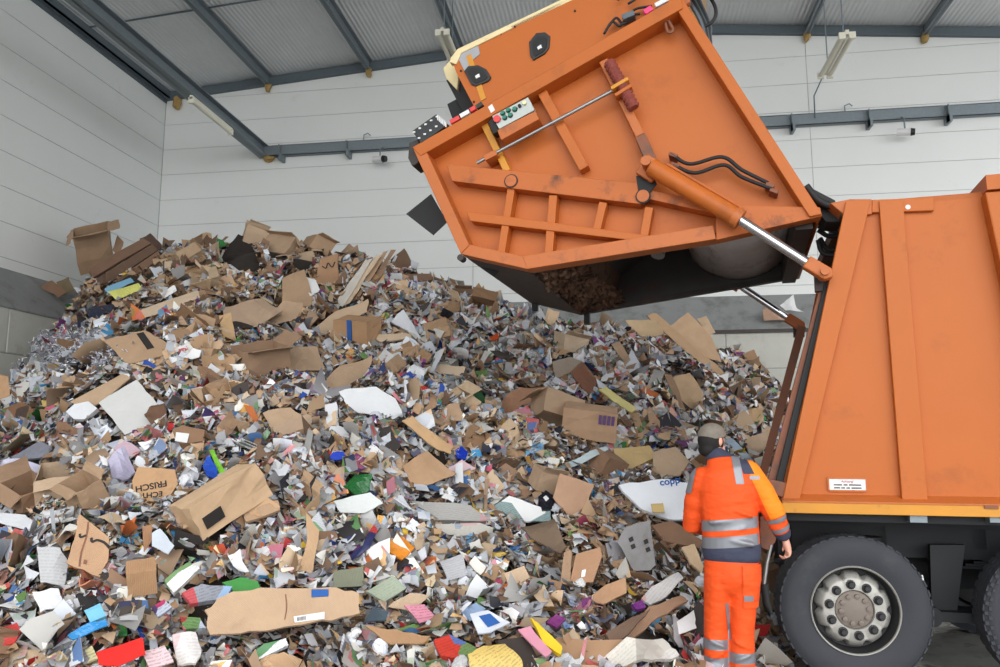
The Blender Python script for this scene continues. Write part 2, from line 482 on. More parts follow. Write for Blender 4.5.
# ---- container body (open at the rear, where the tailgate belongs)
tl, bl = T(850, 203, .07), T(789, 503, .07)
LEN = 4.6
ztop, zbot = tl.z, bl.z
q = MB().prism([tl, (LEN, .07, ztop), (LEN, .07, zbot), bl], (0, .04, 0))
body = q.build('container', M['orange'], truck)
q = MB().prism([tl + Vector((0, WID - .14, 0)), (LEN, WID - .07, ztop), (LEN, WID - .07, zbot), bl + Vector((0, WID - .14, 0))], (0, .04, 0)); q.build('side_panel', M['orange'], body)
q = MB().box((tl.x, .07, ztop - .04), (LEN, WID - .03, ztop + .001)); q.build('roof_panel', M['orange'], body)
q = MB().box((bl.x, .07, zbot - .02), (LEN, WID - .03, zbot + .04)); q.build('floor_panel', M['inside'], body)
q = MB().box((1.2, .11, zbot), (1.25, WID - .07, ztop)); q.build('ejector_plate', M['grime'], body)
side_poly([(846, 201), (871, 199), (799, 503), (782, 503)], 0.0, .07, 'rear_post', M['orange'], body)
side_bar((891, 200), (915, 500), .165, 0.012, .07, 'rib', M['orange'], body)
side_poly([(985, 192), (1012, 190), (1082, 503), (1052, 503)], -.05, .07, 'rib', M['orange'], body, .01)
q = MB(); c = T(985, 191, 0); q.box((c.x, -.05, ztop - .02), (c.x + .2, WID - .03, ztop + .09)); q.build('roof_rib', M['orange'], body)
side_bar((872, 206), (934, 204), .10, .03, .07, 'lifting_plate', M['orange'], body)
c = T(908, 207, .028)
MB().tube([c, c + Vector((0, .02, 0))], .018, 12).build('plate_hole', M['white'], body)
side_poly([(830, 203), (850, 199), (872, 199), (872, 214), (846, 216)], .03, .5, 'hinge_block', M['orange_d'], body)
# ledge, yellow stripe
z0, z1, z2 = T(900, 515, 0).z, T(900, 504, 0).z, T(900, 496, 0).z
x0 = T(782, 504, 0).x
o = MB().prism([(x0, -.035, z1), (x0, -.035, z1 + .012), (x0, .07, z2), (x0, .07, z1)], (LEN - x0, 0, 0)).build('ledge', M['orange_d'], body)
o = MB().box((x0, -.03, z0), (LEN, .07, z1)).build('side_stripe', M['yellow'], body); bevel(o, .004)
q = MB(); c = T(990, 507, -.035); q.box((c.x - .035, -.042, c.z - .012), (c.x + .05, -.03, c.z + .012)); q.build('marker_lamp', M['rust'], body)
# rear frame with black seal
side_poly([(821, 283), (828, 283), (775, 486), (766, 486)], .10, .16, 'rear_frame', M['rust'], body)
side_poly([(826, 276), (832, 276), (783, 484), (775, 484)], .06, .12, 'rubber_seal', M['black'], body)
side_poly([(764, 478), (792, 484), (789, 499), (764, 492)], 0.01, .12, 'corner_bracket', M['rust'], body)
side_poly([(764, 490), (790, 499), (784, 515), (781, 522), (770, 500)], 0.05, WID - .05, 'tail_beam', M['rust'], body)
tl2 = T(822, 283, .1)
# far rear frame post
q = MB(); a, b_ = T(824, 283, .1), T(770, 486, .1)
for dy in (WID - .16,): q.bar(a + Vector((0, dy, 0)), b_ + Vector((0, dy, 0)), .06, .08)
q.build('rear_frame', M['rust'], body)
q = MB(); q.bar(tl + Vector((-.02, 0, -.05)), tl + Vector((-.02, WID - .14, -.05)), .10, .10); q.build('rear_header', M['grime'], body)
# warning sign
p0, p1 = T(828, 478, .065), T(867, 491, .065)
sg = MB().box((p0.x, .058, p1.z), (p1.x, .069, p0.z)).build('warning_sign', M['white'], body)
def text_mesh(name, txt, m, parent, mw, width, extrude=.001, shear=0.0, bold=0.0):
    cu = bpy.data.curves.new(name, 'FONT'); cu.body = txt; cu.extrude = extrude; cu.align_x = 'LEFT'; cu.shear = shear; cu.offset = bold
    ob = bpy.data.objects.new(name, cu); COL.objects.link(ob)
    bpy.context.view_layer.update()
    me = bpy.data.meshes.new_from_object(ob.evaluated_get(bpy.context.evaluated_depsgraph_get()))
    COL.objects.unlink(ob); bpy.data.objects.remove(ob)
    xs = [v_.co.x for v_ in me.vertices]
    s = width / (max(xs) - min(xs)); x_0 = min(xs)
    for v_ in me.vertices: v_.co = Vector(((v_.co.x - x_0) * s, v_.co.y * s, v_.co.z))
    me.transform(mw)
    me.name = name; me.materials.clear(); me.materials.append(m)
    o = bpy.data.objects.new(name, me); link(o, parent)
    return o
M['ink_red'] = mat('red_ink', srgb(170, 50, 50), 0.6)
M['ink'] = mat('black_ink', srgb(32, 28, 26), 0.7)
M['ink_blue'] = mat('blue_ink', srgb(40, 90, 160), 0.6)
RX = Matrix.Rotation(math.pi / 2, 4, 'X')
w_ = p1.x - p0.x; h_ = p0.z - p1.z
text_mesh('sign_lettering', 'Achtung!', M['ink_red'], body, Matrix.Translation((p0.x + w_ * .34, .0565, p1.z + h_ * .66)) @ RX, w_ * .32)
for (fz, segs) in ((.42, ((.14, .36), (.40, .50), (.54, .86))), (.18, ((.14, .30), (.33, .43), (.47, .56), (.60, .86)))):      # two small lines, not legible in the picture
    for (fa, fb) in segs:
        MB().box((p0.x + w_ * fa, .0555, p1.z + h_ * fz), (p0.x + w_ * fb, .0582, p1.z + h_ * (fz + .09))).build('sign_small_print', M['ink'], body)
q = MB()
for (a, b_) in (((p0.x, p0.z), (p1.x, p0.z)), ((p1.x, p0.z), (p1.x, p1.z)), ((p1.x, p1.z), (p0.x, p1.z)), ((p0.x, p1.z), (p0.x, p0.z))):
    q.bar((a[0], .058, a[1]), (b_[0], .058, b_[1]), .012, .012, up=(0, 1, 0))
q.build('sign_frame', M['orange_d'], body)

# ---- chassis
ch = MB()
ch.box((-.46, .72, .82), (LEN, .82, 1.10))
ch = ch.build('chassis', M['chassis'], truck)
MB().box((-.46, 1.62, .82), (LEN, 1.72, 1.10)).build('frame_rail', M['chassis'], ch)
for x in np.arange(-.45, LEN, .7): MB().box((x, .72, .9), (x + .1, 1.72, 1.05)).build('cross_member', M['chassis'], ch)
MB().box((-.46, .12, zbot - .13), (LEN, WID - .1, zbot - .03)).build('subframe', M['chassis'], ch)
for px in (918, 998):
    c = T(px, 518, .02); MB().box((c.x - .055, .0, c.z - .03), (c.x + .055, .3, c.z + .035)).build('cross_member', M['galv'], ch)
for xx in (0.0, 1.335):
    q = MB(); q.tube([(xx, .3, TR), (xx, WID - .3, TR)], .09, 16); q.lathe((xx, WID / 2, TR), [(.0, -.16), (.2, -.14), (.24, 0), (.2, .14), (.0, .16)], 24); q.build('axle', M['chassis'], ch, angle=40)
    q = MB(); q.tube([(xx, .36, TR), (xx, .62, TR)], .21, 24); q.build('brake_drum', M['chassis'], ch, angle=40)
    q = MB()
    for k in range(4): q.bar((xx - .5 + .06 * k, .77, TR + .24 + .02 * k), (xx + .5 - .06 * k, .77, TR + .24 + .02 * k), .08, .018)
    q.build('leaf_spring', M['chassis'], ch)
    q = MB(); q.tube([(xx + .17, .42, .55), (xx + .17, .42, 1.0)], .11, 18); q.build('air_spring', M['black'], ch, angle=40)
# hanger brackets and tanks between the axles
c0, c1, c2, c3 = T(930, 545, .5), T(965, 545, .5), T(957, 612, .5), T(932, 612, .5)
MB().prism([c0, c1, c2, c3], (0, .08, 0)).build('hanger_bracket', M['chassis'], ch)
c = T(946, 614, .5); q = MB(); q.tube([(c.x - .12, .35, c.z), (c.x - .12, .72, c.z)], .07, 16); q.box((c.x - .25, .4, c.z - .04), (c.x + .28, .7, c.z + .03)); q.build('torque_rod', M['chassis'], ch)
MB().tube([(.68, .95, .72), (.68, 1.6, .72)], .16, 20).build('air_tank', M['chassis'], ch, angle=40)
MB().box((-.42, 1.0, .56), (1.9, 1.1, .98)).build('shade_panel', M['chassis'], ch)  # added dark panel, stands in for the black shade under the body
MB().box((-.45, .9, .5), (-.41, 1.9, 1.05)).build('underrun_plate', M['chassis'], ch)
c = T(924, 582, .1); MB().tube([(c.x, .15, c.z - .02), (c.x, .15, c.z + .04)], [.014, .006], 8).build('reflector_tip', M['white'], ch)
c = T(929, 600, .1); MB().tube([(c.x, .15, c.z - .03), (c.x, .15, c.z + .04)], [.018, .003], 8).build('reflector_tip', M['white'], ch)
def wheel(xx, y0, s, lugs, deep):
    """s = +1: outer face towards the camera (-y)"""
    W_ = .315
    def Y(o): return y0 + s * o
    tp = [(.296, .06), (.308, .028), (.36, .006), (.45, .0), (.485, .012), (.512, .03), (TR, .05), (TR, W_ - .05), (.512, W_ - .03), (.45, W_), (.31, W_ - .03), (.296, W_ - .06)]
    t_ = MB().lathe((xx, 0, TR), [(r, Y(o)) for r, o in tp], 72).build('wheel', M['tire'], truck, angle=28)
    q = MB()
    for k in range(48):
        a = 2 * math.pi * k / 48
        for (o0, o1, da) in ((.02, .12, 0), (.125, .19, .06), (.195, .295, .02)):
            ca, sa = math.cos(a + da), math.sin(a + da); tx, tz = -sa, ca
            pts = [Vector((xx + ca * (TR - .010) + tx * w, Y(o0), TR + sa * (TR - .010) + tz * w)) for w in (-.022, .022)]
            pts += [p + Vector((ca * .011, 0, sa * .011)) for p in reversed(pts)]
            q.prism(pts, (0, s * (o1 - o0), 0))
        if lugs:
            ca, sa = math.cos(a), math.sin(a)
            for r_, dd in ((.50, .5), (.475, 0)):
                c_, s_ = math.cos(a + dd * .13), math.sin(a + dd * .13)
                tx, tz = -s_, c_
                pts = [Vector((xx + c_ * (r_ - .010) + tx * .012, Y(.012), TR + s_ * (r_ - .010) + tz * .012)), Vector((xx + c_ * (r_ - .010) - tx * .012, Y(.012), TR + s_ * (r_ - .010) - tz * .012)),
                       Vector((xx + c_ * (r_ + .012) - tx * .012, Y(.012), TR + s_ * (r_ + .012) - tz * .012)), Vector((xx + c_ * (r_ + .012) + tx * .012, Y(.012), TR + s_ * (r_ + .012) + tz * .012))]
                q.prism(pts, (0, -s * .012, 0))
    q.build('tread', M['tire'], t_)
    q = MB().lathe((xx, 0, TR), [(r, Y(o)) for r, o in [(.302, .055), (.310, .022), (.304, .012), (.298, .016), (.292, .05)]], 64); q.build('rim_flange', M['rim'], t_, angle=40)
    q = MB().lathe((xx, 0, TR), [(r, Y(o)) for r, o in [(.294, .03), (.285, .09), (.275, .15), (.20, .16), (0.001, .16)]], 64); q.build('rim_dish', M['rimdark'], t_, angle=30)
    # scalloped disc that carries the nuts
    q = MB(); n = 160; b0 = 0
    rings = []
    for (r, o, sc) in ((.264, .135, 1), (.252, .085, 1), (.224, .055, .2), (.21, .047, 0), (.138, .047, 0), (.132, .065, 0)):
        rings.append([(xx + (r - sc * .030 * max(0, math.cos(10 * 2 * math.pi * k / n)) ** 2) * math.cos(2 * math.pi * k / n), Y(o), TR + (r - sc * .030 * max(0, math.cos(10 * 2 * math.pi * k / n)) ** 2) * math.sin(2 * math.pi * k / n)) for k in range(n)])
    for r_ in rings: q.v += r_
    for i in range(len(rings) - 1):
        for k in range(n): q.face([i*n + k, (i+1)*n + k, (i+1)*n + (k+1) % n, i*n + (k+1) % n])
    q.build('wheel_disc', M['rim'], t_, angle=35)
    q = MB().lathe((xx, 0, TR), [(r, Y(o)) for r, o in [(.134, .075), (.128, .060), (.10, .052), (.07, .040), (.001, .036)]], 40); q.build('hub_cap', M['hub'], t_, angle=30)
    for k in range(10):
        a = 2 * math.pi * (k + .5) / 10 + .1; c = (xx + .176 * math.cos(a), 0, TR + .176 * math.sin(a))
        q = MB().lathe(c, [(r, Y(o)) for r, o in [(.034, .050), (.033, .038), (.024, .036), (.023, .014), (.018, .006), (.001, .006)]], 12); q.build('wheel_nut', M['rimdark'], t_, angle=35)
        a += .31; c = (xx + .094 * math.cos(a), 0, TR + .094 * math.sin(a))
        q = MB().lathe(c, [(r, Y(o)) for r, o in [(.019, .06), (.018, .034), (.001, .030)]], 8); q.build('hub_bolt', M['hub'], t_, angle=35)
    return t_
w_ = wheel(0.0, .02, 1, False, False)
pv = Matrix.Translation((0, .17, 0)) @ Matrix.Rotation(math.radians(7), 4, 'Z') @ Matrix.Translation((0, -.17, 0))   # steered tag axle, turned a little
w_.data.transform(pv)
for c_ in w_.children: c_.data.transform(pv)
wheel(1.335, .02, 1, True, False)
for xx in (0.0, 1.335): wheel(xx, WID - .02, -1, False, False)

# ---- raised tailgate
A, B, C, D, E = (822, 214), (681, -4), (413, 148), (461, 254), (527, 269)
outer = [A, B, C, D, E]
PL = .17
tg = MB().prism(Tl(outer, PL), (0, .03, 0)).build('tailgate', M['orange'], truck)      # near side plate
f0 = PL + .05; far = WID - .06
oB = Tl(outer, 0.0)
def shift(p, y): return Vector((p.x, y, p.z))
MB().prism([shift(p, far) for p in oB], (0, .05, 0)).build('side_panel', M['inside'], tg)
for (i, nm, mm_, th) in ((0, 'top_panel', 'orange', .03), (1, 'rear_panel', 'orange', .03), (2, 'hopper_panel', 'grime', .04), (3, 'hopper_floor', 'grime', .04)):
    a, b_ = oB[i], oB[i + 1]
    nrm = Vector((b_.z - a.z, 0, -(b_.x - a.x))).normalized()
    if nrm.dot(sum(oB, Vector()) / 5 - a) < 0: nrm = -nrm
    MB().prism([shift(a, f0 - .02), shift(b_, f0 - .02), shift(b_ + nrm * th, f0 - .02), shift(a + nrm * th, f0 - .02)], (0, far + .04 - f0, 0)).build(nm, M[mm_], tg)
# frame flanges round the near side
def flange(i, w, d0, d1, nm='flange', mm_='orange'):
    a, b_ = oB[i], oB[(i + 1) % 5]
    nrm = Vector((b_.z - a.z, 0, -(b_.x - a.x))).normalized()
    if nrm.dot(sum(oB, Vector()) / 5 - a) < 0: nrm = -nrm
    d = (b_ - a).normalized()
    o = MB().prism([shift(a, d0), shift(b_, d0), shift(b_ + nrm * w - d * w * .35, d0), shift(a + nrm * w + d * w * .35, d0)], (0, d1 - d0, 0)).build(nm, M[mm_], tg)
    bevel(o, .006); return o
flange(0, .085, 0, PL); flange(1, .115, -.02, PL + .02); flange(2, .10, -.01, PL, mm_='orange_d'); flange(3, .10, 0.003, PL, mm_='orange_d')
side_poly([E, (716, 239), (713, 225), (522, 256)], .0, PL, 'flange', M['orange_d'], tg)
side_poly([(716, 240), (822, 216), (820, 207), (730, 205), (640, 188), (640, 197), (716, 214)], .03, PL, 'hinge_gusset', M['orange_s'], tg)
# beams and ribs
side_poly([(446, 164), (640, 183), (647, 196), (640, 204), (452, 181)], .02, PL, 'main_beam', M['orange_s'], tg)
side_poly([(466, 211), (655, 236), (655, 243), (470, 221)], .03, PL, 'lower_beam', M['orange'], tg)
for (p0_, p1_, w) in (((511, 188), (501, 252), .068), ((553, 195), (548, 258), .072), ((603, 202), (596, 231), .068), ((649, 207), (643, 240), .068)):
    side_bar(p0_, p1_, w, .045, PL, 'rib', M['orange'], tg)
side_bar((542, 92), (584, 168), .085, .05, PL, 'rib', M['orange'], tg)
side_bar((484, 124), (507, 171), .062, .06, PL, 'rib', M['yellow'], tg)
side_bar((603, 60), (640, 135), .075, .04, PL, 'rib', M['orange_d'], tg)
side_bar((640, 135), (652, 162), .09, .02, PL, 'rib', M['rust'], tg)
# burnt edge plates
for (px, py, r) in ((511, 181, .062), (643, 196, .062)):
    c = T(px, py, .015)
    MB().tube([c, c + Vector((0, .02, 0))], r, 20).build('access_cover', M['black'], tg)
    MB().tube([c + Vector((0, -.008, 0)), c + Vector((0, .012, 0))], r * .82, 20).build('access_cover', M['orange_d'], tg)
side_poly([(636, 176), (650, 172), (657, 184), (650, 192), (638, 190)], .012, .022, 'grease_stain', M['black'], tg, bv=0)
# red-brown brush sleeve with clamps
pa_, pb_ = T(609, 62, -.005), T(634, 108, -.005)
path = [pa_.lerp(pb_, t) for t in np.linspace(0, 1, 25)]
MB().tube(path, [.045 + (.010 if k % 2 else 0) for k in range(25)], 12).build('spring_sleeve', M['redbrown'], tg)
side_bar((611, 88), (628, 78), .03, -.06, .05, 'clamp', M['yellow'], tg, .003)
side_bar((615, 95), (631, 85), .03, -.06, .05, 'clamp', M['orange'], tg, .003)
# long steel rod
MB().tube([T(477, 163, .0), T(614, 90, .0)], .016, 10).build('release_rod', M['steel'], tg, angle=40)
side_bar((484, 158), (496, 152), .05, -.03, PL, 'rod_bracket', M['orange_d'], tg, .003)
# control panel
cp = side_poly([(492, 116), (528, 97), (534.5, 110), (499, 129)], -.06, .06, 'control_panel', M['panelgrey'], truck, .004)
side_poly([(497, 130), (535, 111), (539, 119), (501, 140)], -.07, .08, 'panel_bracket', M['orange_d'], cp)
for (px, py, mm_, r) in ((497.5, 119.5, 'red', .032), (503, 113.5, 'green', .017), (505, 118, 'green', .017), (508.5, 110.5, 'green', .017), (510.5, 115.5, 'green', .017), (515, 109.5, 'green', .018), (520, 106.5, 'black', .014), (525, 103.5, 'ivory', .018)):
    c = T(px, py, -.06)
    if mm_ == 'green': MB().tube([c + Vector((0, .004, 0)), c + Vector((0, -.008, 0))], r * 1.35, 14).build('button_ring', M['black'], cp)
    MB().tube([c + Vector((0, .004, 0)), c + Vector((0, -.025, 0))], r, 14).build('button', M[mm_], cp, angle=40)
side_poly([(488, 122), (493, 117), (499, 131), (493, 134)], -.05, .06, 'cable_gland', M['black'], cp)
# lift cylinder, near and far
def lift(dy, nm):
    a, b_, c = T(651, 167, -.10), T(737, 218, -.10), T(812, 266, -.10)
    a, b_, c = [p + Vector((0, dy, 0)) for p in (a, b_, c)]
    cy = MB().tube([a, b_], .072, 20).build('lift_cylinder', M['orange'], truck, angle=40)
    d = (b_ - a).normalized()
    MB().tube([b_ - d * .03, b_ + d * .03], .082, 20).build('gland_ring', M['orange_d'], cy, angle=40)
    MB().tube([b_, c], .038, 18).build('rod', M['chrome'], cy, angle=40)
    n = Vector((-d.z, 0, d.x))
    o = MB().prism([c - d * .05 + n * .05, c + d * .13 + n * .05, c + d * .17, c + d * .13 - n * .05, c - d * .05 - n * .05], (0, .10, 0)).build('clevis', M['orange_d'], cy); o.location.y = -.05; bevel(o, .012)
    q = MB(); e = c + d * .10; q.tube([e + Vector((0, -.08, 0)), e + Vector((0, .20, 0))], .03, 14); q.build('pin', M['orange_d'], cy, angle=40)
    o = MB().prism([a - d * .10 + n * .09, a + d * .06 + n * .09, a + d * .06 - n * .09, a - d * .10 - n * .09], (0, .05, 0)).build('trunnion', M['orange_d'], cy); o.location.y = .05 if dy == 0 else -.1; bevel(o, .01)
    q = MB(); q.tube([a - d * .04 + Vector((0, -.1, 0)), a - d * .04 + Vector((0, .2, 0))], .04, 14); q.build('pin', M['orange_d'], cy, angle=40)
    q = MB(); q.box((e.x - .05, e.y + .17, e.z - .1), (e.x + .06, e.y + .24, e.z + .06)); q.build('rod_bracket', M['grime'], cy)
    MB().tube([a + d * .1 + n * .085, b_ - d * .04 + n * .085, b_ + d * .0 + n * .07], .012, 8).build('oil_pipe', M['orange_d'], cy)
lift(0, 'near'); lift(WID + .16, 'far')
# hydraulic hoses on the side plate
def spline(pts, n=28):
    P = [Vector(p) for p in pts]; out = []
    P = [P[0] * 2 - P[1]] + P + [P[-1] * 2 - P[-2]]
    m_ = len(P) - 3
    for i in range(m_):
        for k in range(n // m_ + 1):
            t = k / (n // m_ + 1)
            p0_, p1_, p2_, p3_ = P[i:i + 4]
            out.append(.5 * ((2 * p1_) + (p2_ - p0_) * t + (2 * p0_ - 5 * p1_ + 4 * p2_ - p3_) * t * t + (3 * p1_ - p0_ - 3 * p2_ + p3_) * t ** 3))
    out.append(P[-2]); return out
for pts in ([(671, 154), (690, 164), (722, 157), (742, 170), (768, 183)], [(673, 165), (695, 173), (724, 165), (742, 177), (772, 189)]):
    MB().tube(spline(Tl(pts, .045)), .016, 8).build('hose', M['black'], tg, smooth=True)
for (px, py) in ((769, 184), (773, 190), (672, 154), (674, 164)):
    side_bar((px - 3, py - 1), (px + 5, py + 2), .03, .03, PL, 'hose_fitting', M['rust'], tg, .003)
# tow hook at the top corner
MB().tube(spline(Tl([(667, 18), (673, 30), (668, 32), (665, 22)], .05)), .014, 8).build('hook', M['rust'], tg, smooth=True)
# inside: bulging packer plate, side channel, cylinder, caked cardboard
ax, bx = T(700, 236, .13), T(808, 214, .13)
mid = (ax + bx) / 2; d = (bx - ax).normalized(); n = Vector((-d.z, 0, d.x))
if n.z < 0: n = -n
q = MB(); NN = 20; R_ = .62; ctr = mid + n * (R_ + .03)
for k in range(NN + 1):
    a = math.radians(-62 + 98 * k / NN); p = ctr - n * math.cos(a) * R_ + d * math.sin(a) * R_
    q.v += [(p.x, .22, p.z), (p.x, WID - .10, p.z)]
for k in range(NN): q.face([2*k, 2*k + 1, 2*k + 3, 2*k + 2])
o = q.build('packer_plate', M['worn'], tg, smooth=True, fix=False); s_ = o.modifiers.new('s', 'SOLIDIFY'); s_.thickness = .03
p = T(800, 222, .13); MB().box((p.x - .03, .21, p.z - .04), (p.x + .10, WID - .08, p.z + .30)).build('hinge_beam', M['grime'], tg)
e0, a0 = oB[4], oB[0]
nI = Vector((-(a0 - e0).z, 0, (a0 - e0).x)).normalized()
if nI.z < 0: nI = -nI
dI = (a0 - e0).normalized()
# edge lips round the opening (near, far)
for y in (.15, far - .04):
    MB().prism([shift(e0, y), shift(a0, y), shift(a0 + nI * .05, y), shift(e0 + nI * .05, y)], (0, .05, 0)).build('opening_lip', M['grime'], tg)
MB().tube([shift(e0 + dI * 1.05 + nI * .05, .55), shift(e0 + dI * 1.2 + nI * .55, .75)], .06, 14).build('packer_cylinder', M['steel'], tg, angle=40)
MB().prism([shift(e0 + dI * .35 + nI * .25, .22), shift(e0 + dI * .95 + nI * .62, .22), shift(e0 + dI * .95 + nI * .66, .22), shift(e0 + dI * .35 + nI * .29, .22)], (0, far - .24, 0)).build('packer_blade', M['inside'], tg)
# caked cardboard in the throat: many torn flakes
r2 = np.random.default_rng(5); q = MB()
q.prism([shift(e0 + dI * .0 + nI * .03, .21), shift(e0 + dI * .34 + nI * .05, .21), shift(e0 + dI * .50 + nI * .34, .21), shift(e0 + dI * .05 + nI * .4, .21)], (0, far - .23, 0))
for k in range(2600):
    t = r2.random(); y = .21 + t * (far - .24)
    ss = r2.random() * (.36 + .14 * t)
    base = shift(e0 + dI * ss + nI * (.05 + .15 * max(0, ss - .3)), y)
    u = Vector(r2.normal(size=3)).normalized(); w = Vector(r2.normal(size=3)); w = (w - u * w.dot(u)).normalized()
    l1, l2 = r2.uniform(.02, .07), r2.uniform(.01, .03)
    base = base - nI * r2.uniform(-.03, .035)
    q.add([base - u*l1 - w*l2, base + u*l1 - w*l2*.6, base + u*l1*.8 + w*l2, base - u*l1*.9 + w*l2*.8], [(0, 1, 2, 3)])
M['caked'] = mat('caked_cardboard', srgb(112, 84, 66), 0.9, var=0.5, vscale=14, dirt=srgb(40, 34, 32), dirt_lo=.5, dirt_hi=.7, dscale=9)
o = q.build('caked_cardboard', M['caked'], tg, fix=False); o['kind'] = 'stuff'
# rubber flaps below the tail edge, drip pins
def flap(pts, dy):
    P_ = Tl(pts, dy); MB().prism(P_, (0, .012, 0)).build('rubber_flap', M['black'], tg)
flap([(406, 214), (431, 194), (447, 222), (433, 235)], .35)
flap([(474, 262), (503, 266), (494, 277)], .5)
for (px, py) in ((535, 306), (587, 320)):
    c = T(px, py, far); MB().box((c.x - .03, far - .03, c.z - .05), (c.x + .03, far + .05, c.z + .08)).build('drip_pin', M['black'], tg)
c = T(461, 258, .02); MB().tube([c + Vector((0, -.02, 0)), c + Vector((0, .06, 0))], .03, 10).build('end_stop', M['grime'], tg)

# ---- hood above the rear face
hp = [(478, 114), (456, 72), (452, 60), (459, 51), (560, 3), (700, -64), (735, -22), (690, -2)]
P_ = Tl(hp, .12)
hood = MB().prism(P_, (0, .03, 0)).build('hood', M['orange'], truck)
MB().prism([shift(p, far - .05) for p in P_], (0, .03, 0)).build('hood_side', M['orange'], hood)
i0 = list(range(2, 6))
q = MB()
for k in range(2, 5):
    a, b_ = P_[k], P_[k + 1]; q.add([shift(a, .12), shift(b_, .12), shift(b_, far - .02), shift(a, far - .02)], [(0, 1, 2, 3)])
o = q.build('hood_cover', M['cream'], hood, fix=False); s_ = o.modifiers.new('s', 'SOLIDIFY'); s_.thickness = .05; s_.offset = 0
side_poly([(449, 62), (457, 49), (510, 25), (512, 28), (461, 53), (456, 64)], .10, .18, 'rim', M['cream'], hood)
side_poly([(443, 68), (452, 58), (459, 72), (457, 90), (446, 78)], .35, .9, 'end_pad', M['cream'], hood)
side_poly([(446, 80), (458, 74), (478, 112), (468, 122)], .4, far - .1, 'end_shade_fill', M['black'], hood)  # solid black fill for the shade inside the hollow hood end
side_poly([(447, 104), (458, 98), (464, 114), (452, 118)], .5, .8, 'lamp_box', M['black'], hood)
side_poly([(462, 53), (478, 45), (480, 54), (470, 62), (466, 74), (459, 60)], .112, .121, 'bare_patch', M['greyplate'], hood, 0)
side_poly([(466, 56), (471, 54), (486, 98), (481, 101)], .110, .121, 'stripe', M['yellow'], hood, 0)
side_poly([(480, 108), (690, -8), (690, 2), (484, 114)], .06, .13, 'lower_rail', M['orange_d'], hood)
for (cx, cy, pts) in ((477, 75, [(464, 71), (468, 66), (478, 65), (486, 69), (491, 77), (488, 81), (476, 86), (471, 84)]),
                      (539, 46, [(529, 42), (536, 33), (545, 32), (550, 36), (549, 47), (545, 53), (533, 60), (530, 55)])):
    side_poly(pts, .100, .122, 'grip_recess', M['blackp'], hood, .004)
    in_ = [(cx + (x - cx) * .74, cy + (y - cy) * .74) for x, y in pts]
    side_poly(in_, .095, .105, 'grip_recess', M['black'], hood, 0)
    side_poly([(cx - 2, cy + 1), (cx + 2, cy - 1.5), (cx + 3, cy + 1.5), (cx - 1, cy + 3.5)], .088, .1, 'grip_latch', M['white'], hood, 0)
for (px, py) in ((458, 57), (461, 71), (501, 34), (474, 102), (515, 27), (575, 11)):
    c = T(px, py, .118); MB().tube([c, c + Vector((0, -.008, 0))], .010, 8).build('bolt', M['black'], hood)
# grille lamp and black bracket at the left tip
gl = side_poly([(412, 131), (436, 114), (446, 122), (446, 126), (421, 144)], -.02, .3, 'work_lamp', M['blackp'], truck, .006)
q = MB()
for k in range(5):
    for j in range(2):
        t = k / 4
        px = 414 + 23 * t + (5 if j else 0); py = 132 - 15.5 * t + (6 if j else 0)
        c = T(px, py, -.028); q.box((c.x - .012, -.030, c.z - .007), (c.x + .010, -.018, c.z + .007))
q.build('lamp_grille', M['white'], gl)['kind'] = 'stuff'
q = MB()
for k in range(6):
    c = T(438 + k * 1.6, 117 + k * 1.4, -.03); q.box((c.x - .006, -.034, c.z - .03), (c.x + .004, -.02, c.z + .02))
q.build('lamp_grille', M['white'], gl)['kind'] = 'stuff'
side_poly([(409, 143), (418, 139), (421, 150), (418, 163), (412, 166), (408, 158)], .04, .25, 'lamp_bracket', M['grime'], gl)
for (p0_, p1_, mm_) in (((450, 122), (459, 117), 'red'), ((460, 116), (469, 111), 'white'), ((470, 110), (475, 107), 'red'), ((476, 107), (482, 103), 'grime')):
    side_bar(p0_, p1_, .038, -.03, .04, 'reflective_strip', M[mm_], tg, 0)
side_poly([(488, 107), (492, 104), (495, 110), (491, 113)], -.025, -.015, 'sticker', M['white'], tg, 0)
# wiring and lamps on the top edge
for pts in ([(604, 34), (612, 22), (620, 26), (628, 16), (640, 14)], [(606, 30), (616, 18), (624, 24), (634, 10), (652, 6)], [(618, 0), (622, -8), (632, -10), (636, -2), (628, 4)]):
    MB().tube(spline(Tl(pts, .05)), .011, 8).build('wire', M['black'], tg, smooth=True)
side_bar((622, 17), (634, 12), .05, .0, .1, 'connector_box', M['galv_dark'], tg)
side_bar((644, 12), (652, 7), .05, -.02, .05, 'side_lamp', M['pink'], tg)
side_bar((655, 5), (668, -2), .04, -.02, .05, 'side_lamp', M['white'], tg)
for k in range(7):
    o1 = k * 1.6
    MB().tube(spline(Tl([(684 + o1, -6 - k), (692 + o1, 6), (700 + o1, 20 + k), (704 + o1 * .6, 34), (708 + o1 * .3, 52)], .25 + .05 * k)), .018, 8).build('hose', M['black'] if k % 3 else M['galv_dark'], tg, smooth=True)
MB().tube(spline(Tl([(706, -8), (714, 4), (716, 14), (712, 22), (704, 27)], .3)), .015, 8).build('hose', M['black'], tg, smooth=True)
side_poly([(707, 42), (712, 47), (720, 63), (715, 62)], .1, .3, 'fitting', M['rust'], tg)
